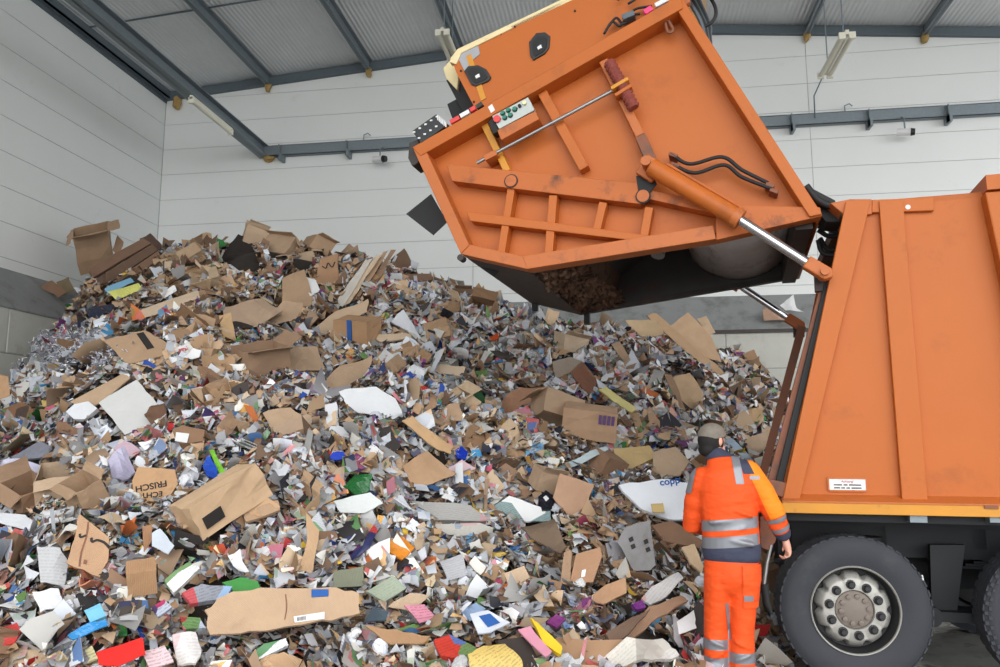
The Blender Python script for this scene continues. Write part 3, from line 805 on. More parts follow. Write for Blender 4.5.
# black hose joint at the hinge and hose loops behind it
q = MB(); 
for k in range(6):
    q.tube(spline(Tl([(806, 186 + 2 * k), (818, 200 + 2 * k), (832, 206 + k), (848, 206 + 2 * k)], .15 + .07 * k)), .03, 8)
q.build('hose_bundle', M['black'], tg, angle=50)
side_poly([(808, 186), (835, 200), (842, 222), (826, 222), (812, 205)], .22, .5, 'hinge_arm', M['black'], tg)
for (k, pts) in enumerate(([(818, 226), (828, 229), (836, 232), (844, 236)], [(818, 230), (828, 236), (838, 236), (846, 240)], [(818, 240), (822, 252), (832, 255), (842, 250)], [(820, 238), (826, 248), (834, 250), (842, 246)])):
    MB().tube(spline(Tl(pts, .5 + .06 * k)), .02, 8).build('hose', M['black'], tg, smooth=True)

# ------------------------------------------------------------------ worker in orange hi-vis, seen from behind
PD = 5.30
pg_ = CO + ray(729, 560) * PD
PMW = Matrix.Translation((pg_.x, pg_.y, 0)) @ Matrix.Rotation(YAW - math.radians(14), 4, 'Z')
PMI = PMW.inverted()
person = tag(empty('person', PMW), 'worker in orange high-visibility jacket and trousers, seen from behind beside the truck', 'person')
def Q(px, py, y=0.0):
    n = PMW.to_3x3() @ Vector((0, 1, 0))
    return PMI @ on_plane(px, py, PMW @ Vector((0, y, 0)), n)
class Blob(MB):
    def cap_chain(s, pts, n=14):
        """pts: (centre, rx, ry) - rings across the path, rx along local x, ry along local y (approx)"""
        P = [Vector(p[0]) for p in pts]; b = len(s.v)
        def ring(c, t, rx, ry):
            ref = Vector((1, 0, 0)) if abs(t.x) < .85 else Vector((0, 0, 1))
            w = t.cross(ref).normalized(); u = w.cross(t).normalized()
            for k in range(n):
                a = 2 * math.pi * k / n
                s.v.append(tuple(c + u * math.cos(a) * rx + w * math.sin(a) * ry))
        rows = []
        t0 = (P[1] - P[0]).normalized(); t1 = (P[-1] - P[-2]).normalized()
        for f, g_ in ((.9, .35), (.55, .8)): rows.append((P[0] - t0 * f * min(pts[0][1], pts[0][2]), t0, pts[0][1] * g_, pts[0][2] * g_))
        for i, p in enumerate(pts):
            t = (P[min(i + 1, len(P) - 1)] - P[max(i - 1, 0)]).normalized(); rows.append((P[i], t, p[1], p[2]))
        for f, g_ in ((.55, .8), (.9, .35)): rows.append((P[-1] + t1 * f * min(pts[-1][1], pts[-1][2]), t1, pts[-1][1] * g_, pts[-1][2] * g_))
        for r in rows: ring(*r)
        for i in range(len(rows) - 1):
            for k in range(n):
                k2 = (k + 1) % n; s.face([b + i*n + k, b + i*n + k2, b + (i+1)*n + k2, b + (i+1)*n + k])
        s.face([b + k for k in reversed(range(n))]); s.face([b + (len(rows) - 1) * n + k for k in range(n)])
        return s
    def ball(s, c, rx, ry, rz, rot=None):
        bm = bmesh.new(); bmesh.ops.create_uvsphere(bm, u_segments=20, v_segments=14, radius=1)
        R_ = (rot or Matrix.Identity(3)); c = Vector(c)
        b = len(s.v); bm.verts.ensure_lookup_table()
        s.v += [tuple(c + R_ @ Vector((v_.co.x * rx, v_.co.y * ry, v_.co.z * rz))) for v_ in bm.verts]
        for f in bm.faces: s.face([b + v_.index for v_ in f.verts])
        bm.free(); return s
    def melt(s, name, m, parent, voxel, smooth=4):
        o = s.build(name, m, None)
        r = o.modifiers.new('r', 'REMESH'); r.mode = 'VOXEL'; r.voxel_size = voxel; r.use_smooth_shade = True
        k = o.modifiers.new('k', 'SMOOTH'); k.iterations = smooth; k.factor = .5
        bpy.context.view_layer.update()
        me = bpy.data.meshes.new_from_object(o.evaluated_get(bpy.context.evaluated_depsgraph_get()))
        me.name = name; me.polygons.foreach_set('use_smooth', [True] * len(me.polygons))
        COL.objects.unlink(o); bpy.data.objects.remove(o)
        if not me.materials: me.materials.append(m)
        return link(bpy.data.objects.new(name, me), parent)

def cloth(name, col, wr=.9, var=.08):
    m, nt, bs = nodes_of(name)
    v = coord(nt, 'Object')
    nt.links.new(mixc(nt, noise_(nt, v, 5), tuple(c * (1 - var) for c in col[:3]) + (1,), tuple(min(1, c * (1 + var)) for c in col[:3]) + (1,)), bs.inputs['Base Color'])
    bs.inputs['Roughness'].default_value = .75
    mp = nt.nodes.new('ShaderNodeMapping'); mp.inputs['Scale'].default_value = (1, 1, 2.2); mp.inputs['Rotation'].default_value = (0, .5, 0); nt.links.new(v, mp.inputs[0])
    bump_(nt, bs, noise_(nt, mp.outputs[0], 6, 2, .45), wr * .6, .05)
    return m
M['hivis'] = cloth('high_visibility_orange', srgb(234, 80, 14))
M['hivis_lit'] = cloth('high_visibility_orange_lit', srgb(250, 132, 14))  # lit tone of the orange cloth, paints the light on the right sleeve
M['navy'] = cloth('navy_cloth', srgb(54, 58, 78), .7)
M['tape'] = mat('reflective_tape', srgb(134, 136, 142), .4, .3, var=.06)
M['skin'] = mat('skin', srgb(214, 160, 138), .55, var=.06)
M['hair'] = mat('dark_hair', srgb(20, 16, 15), .8, var=.2, vscale=60)
M['cap_g'] = mat('grey_cap_cloth', srgb(122, 114, 104), .85, var=.3, vscale=30)

# joints (local: x right, y away from the camera, z up)
neck = Q(716, 459, .03); head = Q(712, 440.5, .06)
shl, shr = Q(698, 478, .0), Q(752, 472, .0)
ell, elr = Q(692, 525, .10), Q(774, 514, -.02)
wrl = Vector((-.10, .33, 1.10)); wrr = Q(785, 539, .04)
hipl, hipr = Q(719, 572, 0), Q(744, 571, 0)
knl, knr = Q(716, 628, .02), Q(742, 630, .0)
anl, anr = Vector((Q(716, 640, 0).x, .02, .09)), Vector((Q(740, 640, 0).x, 0, .09))
chest = Q(727, 490, .01); waist = Q(731, 545, .0); pel = Q(731.5, 570, 0)
FA = math.radians(-42)                  # the face is turned to the right
FD = Vector((-math.sin(FA), math.cos(FA), 0)); FS = Vector((math.cos(FA), math.sin(FA), 0))
HR = Matrix((FS, FD, Vector((0, 0, 1)))).transposed()
b = Blob()
b.cap_chain([(neck - Vector((0, 0, .03)), .062, .062), (neck + (head - neck) * .5, .056, .058), (head - Vector((0, 0, .04)), .055, .06)])
b.ball(head + Vector((0, 0, .01)), .076, .098, .105, HR); b.ball(head + FD * .055 - Vector((0, 0, .055)), .052, .05, .055, HR)
b.ball(head + FD * .10 - Vector((0, 0, .015)), .013, .02, .024, HR); b.ball(head + FD * .092 - Vector((0, 0, .058)), .024, .016, .013, HR)
b.ball(head + FD * .088 + Vector((0, 0, .022)), .05, .016, .012, HR)
for s in (-1, 1): b.ball(head + FS * s * .078 - FD * .005 - Vector((0, 0, .005)), .012, .02, .032, HR)
b.cap_chain([(pel, .155, .11), (waist, .14, .10), (chest, .165, .115), (chest + Vector((-.01, 0, .10)), .16, .10), (neck - Vector((0, 0, .04)), .07, .065)])
for (s_, e_, w_) in ((shl, ell, wrl), (shr, elr, wrr)):
    b.cap_chain([(s_, .055, .055), (s_.lerp(e_, .5), .047, .047), (e_, .04, .04), (e_.lerp(w_, .3), .042, .042), (w_, .027, .03)])
for (h_, k_, a_) in ((hipl, knl, anl), (hipr, knr, anr)):
    b.cap_chain([(h_, .085, .09), (h_.lerp(k_, .5), .075, .08), (k_, .055, .06), (k_.lerp(a_, .35), .052, .06), (a_, .038, .042)])
def hand(w_, d, out, curl):
    """palm along d, thumb towards out, fingers bend towards curl"""
    d = d.normalized(); out = (out - d * out.dot(d)).normalized(); curl = (curl - d * curl.dot(d) - out * curl.dot(out)).normalized()
    b.cap_chain([(w_, .024, .028), (w_ + d * .04, .026, .034), (w_ + d * .085, .02, .038)], 10)
    for i, (o, L) in enumerate(((.030, .070), (.010, .078), (-.010, .073), (-.029, .058))):
        p = w_ + d * .085 + out * o
        q1 = p + (d * .8 + curl * .6) * L * .5; q2 = q1 + (d * .15 + curl) * L * .35; q3 = q2 + (curl * .5 - d * .8) * L * .28
        b.cap_chain([(p, .0095, .0095), (q1, .009, .009), (q2, .0085, .0085), (q3, .0075, .0075)], 8)
    p = w_ + d * .03 + out * .03; q1 = p + (out * .7 + d * .7) * .035; q2 = q1 + (d * .8 + curl * .5) * .035
    b.cap_chain([(p, .013, .013), (q1, .011, .011), (q2, .009, .009)], 8)
hand(wrr, Vector((.25, .12, -1)), Vector((-.3, 1, 0)), Vector((-1, -.1, 0)))
hand(wrl, Vector((.8, .5, -.1)), Vector((0, .2, 1)), Vector((0, -1, 0)))
body_o = b.melt('body', M['skin'], person, .0065, 3)

# jacket
j = Blob()
up_ = Vector((0, 0, 1))
j.cap_chain([(Q(731.5, 556, 0), .185, .135), (Q(731, 540, 0), .188, .138), (Q(730, 520, 0), .185, .14), (Q(728, 500, 0), .195, .145), (Q(726, 482, 0), .205, .14), (Q(724, 471, .0), .19, .12), (Q(720, 463, .01), .11, .085), (Q(717, 458, .02), .075, .072)], 24)
j.cap_chain([(shl + Vector((.03, 0, .0)), .082, .085), (shl.lerp(ell, .5), .075, .08), (ell, .068, .072), (ell.lerp(wrl, .5), .06, .062), (wrl - (wrl - ell) * .12, .05, .05)])
j.cap_chain([(shr + Vector((-.03, 0, .0)), .085, .09), (shr.lerp(elr, .5), .078, .084), (elr, .07, .074), (elr.lerp(wrr, .5), .062, .064), (wrr - (wrr - elr) * .22, .052, .054)])
for k in range(5):       # soft folds of slack cloth
    z = Q(730, 500 + k * 10, 0).z
    j.ball((.02 + .06 * math.sin(k * 2.1), -.118, z), .10, .03, .018, Matrix.Rotation(.35 * math.sin(k * 1.7), 3, 'Y'))
j.cap_chain([(shr.lerp(elr, .85) + Vector((.02, -.03, .02)), .05, .05), (elr + Vector((.02, -.02, -.02)), .055, .05)])
jk = j.melt('jacket', M['hivis'], person, .010, 5)

def slice_of(src, name, m, parent, planes, push=.004, keep=None):
    """a close-fitting band cut out of a garment by planes (point, normal): keeps the side the normal points to"""
    bm = bmesh.new(); bm.from_mesh(src.data)
    for (p, n) in planes:
        bmesh.ops.bisect_plane(bm, geom=bm.verts[:] + bm.edges[:] + bm.faces[:], plane_co=p, plane_no=n, clear_inner=True)
    if keep:
        bad = [f for f in bm.faces if not keep(f.calc_center_median())]
        bmesh.ops.delete(bm, geom=bad, context='FACES')
    bm.normal_update()
    nn = [v_.normal.copy() for v_ in bm.verts]
    for v_, n in zip(bm.verts, nn): v_.co += n * push
    me = bpy.data.meshes.new(name); bm.to_mesh(me); bm.free()
    me.materials.clear(); me.materials.append(m)
    me.polygons.foreach_set('use_smooth', [True] * len(me.polygons))
    return link(bpy.data.objects.new(name, me), parent)
V = Vector
tor = lambda c: abs(c.x - .0) < .21 and not (c - shr.lerp(elr, .9)).length < .16 and not (c.y > .12 and c.x < -.1 and False)
tilt = V((-.10, 0, 1)).normalized()
for (ya, yb) in ((519, 530), (536, 547.5)):
    za, zb = Q(735, ya, -.13), Q(735, yb, -.13)
    slice_of(jk, 'reflective_band', M['tape'], jk, [(za, -tilt), (zb, tilt)], .004, lambda c: (c.x < .19) and (c - ell).length > .105 and not (c.y > .17))
slice_of(jk, 'hem', M['navy'], jk, [(Q(735, 547.5, -.13), -tilt)], .005, lambda c: c.x < .24 and c.y < .19)
# sleeve bands across the right forearm and a pale tab on the upper arm
ax_ = (wrr - elr).normalized()
for (t0_, t1_) in ((.04, .20), (.44, .60)):
    slice_of(jk, 'reflective_band', M['tape'], jk, [(elr + ax_ * (wrr - elr).length * t0_, ax_), (elr + ax_ * (wrr - elr).length * t1_, -ax_)], .004, lambda c: (c - elr.lerp(wrr, .4)).length < .17 and c.x > .22)
slice_of(jk, 'cuff', M['navy'], jk, [(elr + ax_ * (wrr - elr).length * .66, ax_)], .004, lambda c: (c - wrr).length < .12 and c.x > .24)
# shoulder straps on the back
def strap(px0, px1, y0, y1, lean):
    a = Q(px0, y0, -.12); c = Q(px1, y0, -.12); e = Q(px0, y1, -.12)
    n = V((1, 0, lean)).normalized()
    slice_of(jk, 'reflective_strap', M['tape'], jk, [(a, n), (c, -n), (e, V((0, 0, 1))), (V((0, .08, 0)), V((0, -1, 0)))], .005)
strap(730.5, 738.5, 452, 484, .12); strap(689.5, 697, 468, 494, -.25)
# navy shoulder yokes and light on the outer right sleeve, painted in yellow-orange
slice_of(jk, 'shoulder_patch', M['navy'], jk, [(Q(742, 470, -.1), V((1, 0, .3)).normalized()), (Q(750, 465, -.1), V((-1, 0, -.45)).normalized()), (Q(742, 474, -.1), V((0, 0, 1)))], .004)
slice_of(jk, 'collar', M['navy'], jk, [(Q(717, 459.5, 0), V((-.1, .2, 1)).normalized())], .006)
dn = (shr - elr).normalized()
slice_of(jk, 'sleeve_light', M['hivis_lit'], jk, [(shr + V((-.005, 0, 0)), V((1, -.25, .40)).normalized()), (elr + V((0, 0, -.03)), dn)], .003, lambda c: c.x > .1)
slice_of(jk, 'name_tab', M['tape'], jk, [(Q(749, 476, -.08), V((0, 0, -1))), (Q(749, 479.5, -.08), V((0, 0, 1))), (Q(749, 478, -.08), V((1, 0, 0))), (Q(759, 478, -.08), V((-1, 0, 0))), (V((0, .0, 0)), V((0, -1, 0)))], .006)

# trousers
t = Blob()
t.cap_chain([(Q(731.5, 552, 0), .165, .125), (Q(731.5, 565, 0), .18, .135), (Q(731.5, 578, 0), .18, .14)], 24)
for (h_, k_, a_, s) in ((hipl, knl, anl, -1), (hipr, knr, anr, 1)):
    h2 = h_ + V((0, 0, .0))
    t.cap_chain([(h2, .10, .13), (h2.lerp(k_, .35), .094, .115), (h2.lerp(k_, .7), .086, .10), (k_, .080, .095), (k_.lerp(a_, .4), .083, .098), (k_.lerp(a_, .75), .085, .10), (a_ + V((0, 0, .02)), .085, .10)], 18)
    for k in range(4): t.ball(k_.lerp(a_, .2 + .2 * k) + V((0, -.085, 0)), .06, .028, .014, Matrix.Rotation(.4 * (-1) ** k, 3, 'Y'))
tr = t.melt('trousers', M['hivis'], person, .010, 4)
for (ya, yb, left) in ((641, 651.5, True), (659, 669, True), (652.5, 663, False), (674, 684, False)):
    za, zb = Q(729, ya, -.08), Q(729, yb, -.08); xm = (anl.x + anr.x) / 2
    slice_of(tr, 'reflective_band', M['tape'], tr, [(za, V((0, 0, -1))), (zb, V((0, 0, 1))), (V((xm, 0, 0)), V((-1 if left else 1, 0, 0)))], .004)
# inner piping, cargo pocket with a pale tab
slice_of(tr, 'piping', M['tape'], tr, [(Q(725.5, 610, -.07), V((1, 0, .06)).normalized()), (Q(729, 610, -.07), V((-1, 0, -.06)).normalized()), (Q(727, 601, 0), V((0, 0, -1))), (Q(727, 638, 0), V((0, 0, 1))), (V((0, .02, 0)), V((0, -1, 0)))], .004)
slice_of(tr, 'cargo_pocket', M['hivis'], tr, [(Q(742, 570, -.1), V((1, 0, 0))), (Q(745, 563, 0), V((0, 0, -1))), (Q(745, 605, 0), V((0, 0, 1))), (V((0, .09, 0)), V((0, -1, 0)))], .012)
slice_of(tr, 'pocket_tab', M['tape'], tr, [(Q(744, 600, -.1), V((1, 0, 0))), (Q(752, 600, -.1), V((-1, 0, 0))), (Q(745, 595, -.1), V((0, 0, -1))), (Q(745, 600.5, -.1), V((0, 0, 1))), (V((0, .0, 0)), V((0, -1, 0)))], .016)
# boots
for a_ in (anl, anr):
    bo = Blob(); bo.cap_chain([(a_ + V((0, -.01, .10)), .058, .065), (a_ + V((0, -.01, .02)), .056, .07), (a_ + V((0, 0, -.03)), .05, .08)])
    bo.cap_chain([(V((a_.x, a_.y - .03, .045)), .045, .04), (V((a_.x, a_.y + .10, .05)), .05, .045), (V((a_.x, a_.y + .19, .04)), .045, .032)])
    bo.melt('boot', M['black'], person, .009, 4)
# hair and cap
hb = Blob(); hb.ball(head + V((0, 0, .0)) - FD * .012, .083, .100, .098, HR); hb.ball(head - FD * .065 - V((0, 0, .06)), .06, .045, .05, HR)
hm = hb.melt('hair', M['hair'], person, .008, 2)
bm = bmesh.new(); bm.from_mesh(hm.data)
bad = [f for f in bm.faces if (f.calc_center_median() - head).dot(FD) > .035 - .5 * ((f.calc_center_median() - head).z) and (f.calc_center_median() - head).z < .06]
bmesh.ops.delete(bm, geom=bad, context='FACES'); bm.to_mesh(hm.data); bm.free()
cb = Blob(); cb.ball(head + V((0, 0, .035)), .090, .108, .088, HR); 
cp_ = cb.melt('cap', M['cap_g'], person, .008, 2)
bm = bmesh.new(); bm.from_mesh(cp_.data)
cut_n = (V((0, 0, 1)) - FD * .18).normalized()
bmesh.ops.bisect_plane(bm, geom=bm.verts[:] + bm.edges[:] + bm.faces[:], plane_co=head + V((0, 0, .018)), plane_no=cut_n, clear_inner=True)
bm.to_mesh(cp_.data); bm.free()
s_ = cp_.modifiers.new('s', 'SOLIDIFY'); s_.thickness = .005
q = MB(); nn_ = 14; rim = []; tip = []
for k in range(nn_ + 1):
    a = math.radians(-62 + 124 * k / nn_); e = FD * math.cos(a) * .103 + FS * math.sin(a) * .088
    rim.append(head + e + V((0, 0, .018 + .18 * e.dot(FD)))); tip.append(head + e + FD * (.07 * math.cos(a * 1.2)) + V((0, 0, .016 + .18 * e.dot(FD) - .02 * abs(math.sin(a)))))
q.v = [tuple(p) for p in rim + tip]
for k in range(nn_): q.face([k, k + 1, nn_ + 2 + k, nn_ + 1 + k])
o = q.build('cap_brim', M['cap_g'], cp_, smooth=True); s_ = o.modifiers.new('s', 'SOLIDIFY'); s_.thickness = .006

# shovel hanging head-up at the rear of the truck, just behind the worker
sc = PMW @ Q(768, 533, .22)
sh = tag(empty('shovel', Matrix.Translation((sc.x, sc.y, sc.z)) @ Matrix.Rotation(YAW, 4, 'Z')), 'grey shovel hung head-up between the worker and the truck wheel', 'shovel')
q = MB(); q.prism([(-.05, 0, .11), (.02, 0, .12), (.07, 0, .04), (.05, 0, -.06), (.0, 0, -.12), (-.05, 0, -.10), (-.06, 0, 0)], (0, .012, 0)); o = q.build('blade', M['rust'], sh); bevel(o, .01)
MB().tube([(.02, .006, -.08), (-.015, .006, -.20), (-.045, .006, -.36)], .013, 10).build('shaft', M['steel'], sh, angle=40)
MB().tube([(-.043, .006, -.34), (-.03, .006, -.47), (.0, .006, -.54)], [.03, .026, .012], 12).build('grip', M['black'], sh, angle=40)
MB().tube([(.0, .006, .08), (.03, .10, .14), (.08, .25, .14)], .008, 8).build('hook', M['steel'], sh)

# ------------------------------------------------------------------ the heap of waste paper and cardboard
RS = np.random.default_rng(11)
def az(px): # azimuth from the camera of a picture column near the horizon
    d = ray(px, 450); return math.atan2(d.x, d.y)
def crest_of(px, py, r):
    d = ray(px, py); h = math.hypot(d.x, d.y); th = math.atan2(d.x, d.y)
    return th, r, CAMZ + d.z / h * r
CREST = [crest_of(*c) for c in ((-160, 455, 13.0), (-60, 425, 14.2), (0, 402, 15.0), (40, 364, 15.8), (66, 330, 16.5), (80, 302, 16.9), (96, 276, 17.2), (130, 258, 17.0), (160, 250, 16.8), (200, 250, 16.2), (240, 246, 15.8), (300, 252, 15.3), (360, 260, 15.0),
         (400, 266, 14.8), (450, 284, 14.6), (490, 300, 14.4), (530, 316, 14.2), (580, 330, 14.2), (640, 336, 14.8), (700, 342, 15.6), (740, 360, 15.8), (780, 394, 15.4), (830, 430, 15.0), (900, 450, 15.0), (1050, 450, 15.0))]
cth = np.array([c[0] for c in CREST]); crr = np.array([c[1] for c in CREST]); czz = np.array([c[2] for c in CREST])
TOE = [(az(px), r) for px, r in ((-300, 3.6), (0, 3.8), (300, 3.9), (560, 4.1), (640, 4.4), (690, 5.2), (740, 6.3), (775, 6.9), (800, 8.8), (900, 9.6), (1050, 10.2))]
tth = np.array([t[0] for t in TOE]); trr = np.array([t[1] for t in TOE])
_oct = [(f, RS.random(2) * 6.28, RS.random(2) * 6.28, RS.random() * 3.14) for f in (.9, 1.3, 1.9, 2.7, 3.9, 5.4)]
def bumps(x, y):
    s = 0
    for (f, a, b_, r) in _oct:
        u = x * math.cos(r) + y * math.sin(r); w = -x * math.sin(r) + y * math.cos(r)
        s = s + np.sin(u * f + a[0] + 1.3 * np.sin(w * f * .7 + b_[0])) * np.sin(w * f * 1.1 + b_[1]) / f
    return s
def H(x, y):
    x = np.asarray(x, float); y = np.asarray(y, float)
    th = np.arctan2(x, y); r = np.hypot(x, y)
    rc = np.interp(th, cth, crr); zc = np.interp(th, cth, czz); rt = np.interp(th, tth, trr)
    t = (r - rt) / (rc - rt); tc = np.clip(t, 0, 1)
    z = zc * (.80 * tc + .20 * np.sin(tc * math.pi / 2) ** 2 * tc + .0) / 1.0
    z = z * (1.0 + .0 * tc)
    z = np.where(t > 1, zc - .30 * (r - rc), z)
    env = np.clip(tc * 5, 0, 1) * np.clip((1 - tc) * 4 + .25, 0, 1)
    z = z + .20 * bumps(x, y) * env
    return np.maximum(z, np.where(t < 0, -.3, .0))
def normal_at(x, y, e=.25):
    dx = (H(x + e, y) - H(x - e, y)) / (2 * e); dy = (H(x, y + e) - H(x, y - e)) / (2 * e)
    n = np.stack([-dx, -dy, np.ones_like(dx)], -1)
    return n / np.linalg.norm(n, axis=-1, keepdims=True)
def hit(px, py, rmax=18.0):
    d = ray(px, py); h = math.hypot(d.x, d.y)
    rr = np.arange(3.4, rmax, .01); t = rr / h
    x, y, z = d.x * t, d.y * t, CAMZ + d.z * t
    below = np.where(z < H(x, y))[0]
    if len(below) == 0:      # just above the skyline of the heap: use the crest there
        th = math.atan2(d.x, d.y); k = int(np.interp(th, cth, crr) / .01 - 340); k = min(max(k, 0), len(rr) - 1)
    else: k = below[0]
    return Vector((x[k], y[k], z[k]))

# --- core of the heap
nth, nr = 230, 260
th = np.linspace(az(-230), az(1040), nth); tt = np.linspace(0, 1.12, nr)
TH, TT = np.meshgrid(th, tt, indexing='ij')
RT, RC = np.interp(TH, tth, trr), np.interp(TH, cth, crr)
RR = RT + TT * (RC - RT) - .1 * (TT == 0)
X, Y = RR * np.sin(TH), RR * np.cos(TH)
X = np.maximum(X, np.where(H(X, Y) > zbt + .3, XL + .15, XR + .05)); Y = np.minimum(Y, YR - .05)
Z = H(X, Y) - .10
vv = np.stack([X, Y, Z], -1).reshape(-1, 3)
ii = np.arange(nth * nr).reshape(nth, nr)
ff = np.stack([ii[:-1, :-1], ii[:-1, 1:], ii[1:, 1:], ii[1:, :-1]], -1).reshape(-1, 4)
def fast_mesh(name, verts, quads, m, parent=None, col=None, uv=None, extra=None):
    me = bpy.data.meshes.new(name)
    me.vertices.add(len(verts)); me.vertices.foreach_set('co', np.asarray(verts, np.float32).ravel())
    me.loops.add(quads.size); me.loops.foreach_set('vertex_index', quads.ravel().astype(np.int32))
    n = len(quads); k = quads.shape[1]
    me.polygons.add(n); me.polygons.foreach_set('loop_start', np.arange(0, n * k, k, dtype=np.int32))
    me.update(calc_edges=True)
    me.materials.append(m)
    me.polygons.foreach_set('use_smooth', [True] * n)
    if col is not None:
        a = me.attributes.new('Col', 'FLOAT_COLOR', 'POINT'); a.data.foreach_set('color', np.asarray(col, np.float32).ravel())
    if uv is not None:
        a = me.attributes.new('PUV', 'FLOAT_VECTOR', 'POINT'); a.data.foreach_set('vector', np.asarray(uv, np.float32).ravel())
    if extra is not None:
        a = me.attributes.new('Prt', 'FLOAT', 'POINT'); a.data.foreach_set('value', np.asarray(extra, np.float32).ravel())
    me.validate()
    return link(bpy.data.objects.new(name, me), parent)

# --- materials of the waste
def print_layer(nt, base, uv, amount, rnd):
    """flat print: text lines and coloured blocks on the sheet itself"""
    vor = nt.nodes.new('ShaderNodeTexVoronoi'); vor.inputs['Scale'].default_value = 2.6; vor.distance = 'CHEBYCHEV'; nt.links.new(uv, vor.inputs['Vector'])
    sep = nt.nodes.new('ShaderNodeSeparateColor'); nt.links.new(vor.outputs['Color'], sep.inputs[0])
    cr = nt.nodes.new('ShaderNodeValToRGB'); cr.color_ramp.interpolation = 'CONSTANT'
    pal_ = [(30, 44, 90), (196, 60, 54), (140, 140, 146), (226, 170, 80), (60, 110, 170), (240, 240, 240), (70, 60, 56), (214, 120, 130), (92, 140, 84), (176, 190, 204)]
    while len(cr.color_ramp.elements) < len(pal_): cr.color_ramp.elements.new(.5)
    for i_, c_ in enumerate(pal_): cr.color_ramp.elements[i_].position = i_ / len(pal_); cr.color_ramp.elements[i_].color = srgb(*c_)
    nt.links.new(sep.outputs[0], cr.inputs[0])
    m1 = math_(nt, 'GREATER_THAN', sep.outputs[1], .62)
    c = mixc(nt, math_(nt, 'MULTIPLY', m1, amount), base, cr.outputs[0])
    wv = nt.nodes.new('ShaderNodeTexWave'); wv.bands_direction = 'Y'; wv.inputs['Scale'].default_value = 15; wv.inputs['Distortion'].default_value = 0; nt.links.new(uv, wv.inputs['Vector'])
    nz = noise_(nt, uv, 60, 2)
    line = math_(nt, 'MULTIPLY', math_(nt, 'GREATER_THAN', wv.outputs['Fac'], .5), math_(nt, 'GREATER_THAN', nz, .47))
    m2 = math_(nt, 'MULTIPLY', line, math_(nt, 'GREATER_THAN', sep.outputs[2], .35))
    return mixc(nt, math_(nt, 'MULTIPLY', math_(nt, 'MULTIPLY', m2, .36), amount), c, (.03, .03, .035, 1))
def waste_mat(name, kind):
    m, nt, bs = nodes_of(name)
    tc = nt.nodes.new('ShaderNodeTexCoord'); oi = nt.nodes.new('ShaderNodeObjectInfo')
    off = nt.nodes.new('ShaderNodeVectorMath'); off.operation = 'ADD'
    rv = nt.nodes.new('ShaderNodeCombineXYZ')
    for k, f in enumerate((37.0, 91.0, 13.0)): nt.links.new(math_(nt, 'MULTIPLY', oi.outputs['Random'], f), rv.inputs[k])
    nt.links.new(tc.outputs['Object'], off.inputs[0]); nt.links.new(rv.outputs[0], off.inputs[1]); uv = off.outputs[0]
    base = oi.outputs['Color']
    n = noise_(nt, uv, 5, 5, .65)
    if kind == 'card':
        c = mixc(nt, n, mixc(nt, 1.0, base, (.78, .76, .74, 1), 'MULTIPLY'), mixc(nt, 1.0, base, (1.12, 1.12, 1.1, 1), 'MULTIPLY'))
        c = mixc(nt, math_(nt, 'MULTIPLY', ramp_(nt, noise_(nt, uv, 2.2, 6, .7), .62, .75), .5), c, mixc(nt, 1.0, base, (.5, .46, .42, 1), 'MULTIPLY'))
        wv = nt.nodes.new('ShaderNodeTexWave'); wv.inputs['Scale'].default_value = 30; nt.links.new(uv, wv.inputs['Vector'])
        h = math_(nt, 'ADD', math_(nt, 'MULTIPLY', wv.outputs['Fac'], .25), noise_(nt, uv, 7, 4)); bump_(nt, bs, h, .35, .02)
        bs.inputs['Roughness'].default_value = .85
    elif kind == 'plain':
        c = mixc(nt, n, mixc(nt, 1.0, base, (.86, .86, .87, 1), 'MULTIPLY'), base)
        bump_(nt, bs, noise_(nt, uv, 6, 4), .4, .02); bs.inputs['Roughness'].default_value = .7
    elif kind == 'print':
        c = print_layer(nt, base, uv, .9, oi.outputs['Random']); bs.inputs['Roughness'].default_value = .5
        bump_(nt, bs, noise_(nt, uv, 5, 3), .3, .02)
    elif kind == 'news':
        c = print_layer(nt, base, uv, .38, oi.outputs['Random']); bs.inputs['Roughness'].default_value = .85
        bump_(nt, bs, noise_(nt, uv, 6, 4), .4, .02)
    elif kind == 'film':
        c = mixc(nt, n, base, mixc(nt, 1.0, base, (.8, .8, .85, 1), 'MULTIPLY')); bs.inputs['Roughness'].default_value = .22
        bump_(nt, bs, noise_(nt, uv, 9, 5), .8, .03)
    nt.links.new(c, bs.inputs['Base Color'])
    return m
for k in ('card', 'plain', 'print', 'news', 'film'): M['w_' + k] = waste_mat('waste_' + k, k)
m, nt, bs = nodes_of('waste_litter')
a1 = nt.nodes.new('ShaderNodeAttribute'); a1.attribute_name = 'Col'
a2 = nt.nodes.new('ShaderNodeAttribute'); a2.attribute_name = 'PUV'
a3 = nt.nodes.new('ShaderNodeAttribute'); a3.attribute_name = 'Prt'
nt.links.new(print_layer(nt, a1.outputs['Color'], a2.outputs['Vector'], a3.outputs['Fac'], None), bs.inputs['Base Color'])
bs.inputs['Roughness'].default_value = .72
M['litter'] = m
M['heap'] = mat('heap_core', srgb(52, 44, 38), .95, var=.5, vscale=9, bump=.8, bscale=8)  # darkened to paint the shade in the gaps between pieces
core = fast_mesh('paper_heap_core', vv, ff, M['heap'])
core['kind'] = 'stuff'; core['label'] = 'packed core of the waste paper heap under the loose sheets'; core['category'] = 'heap'

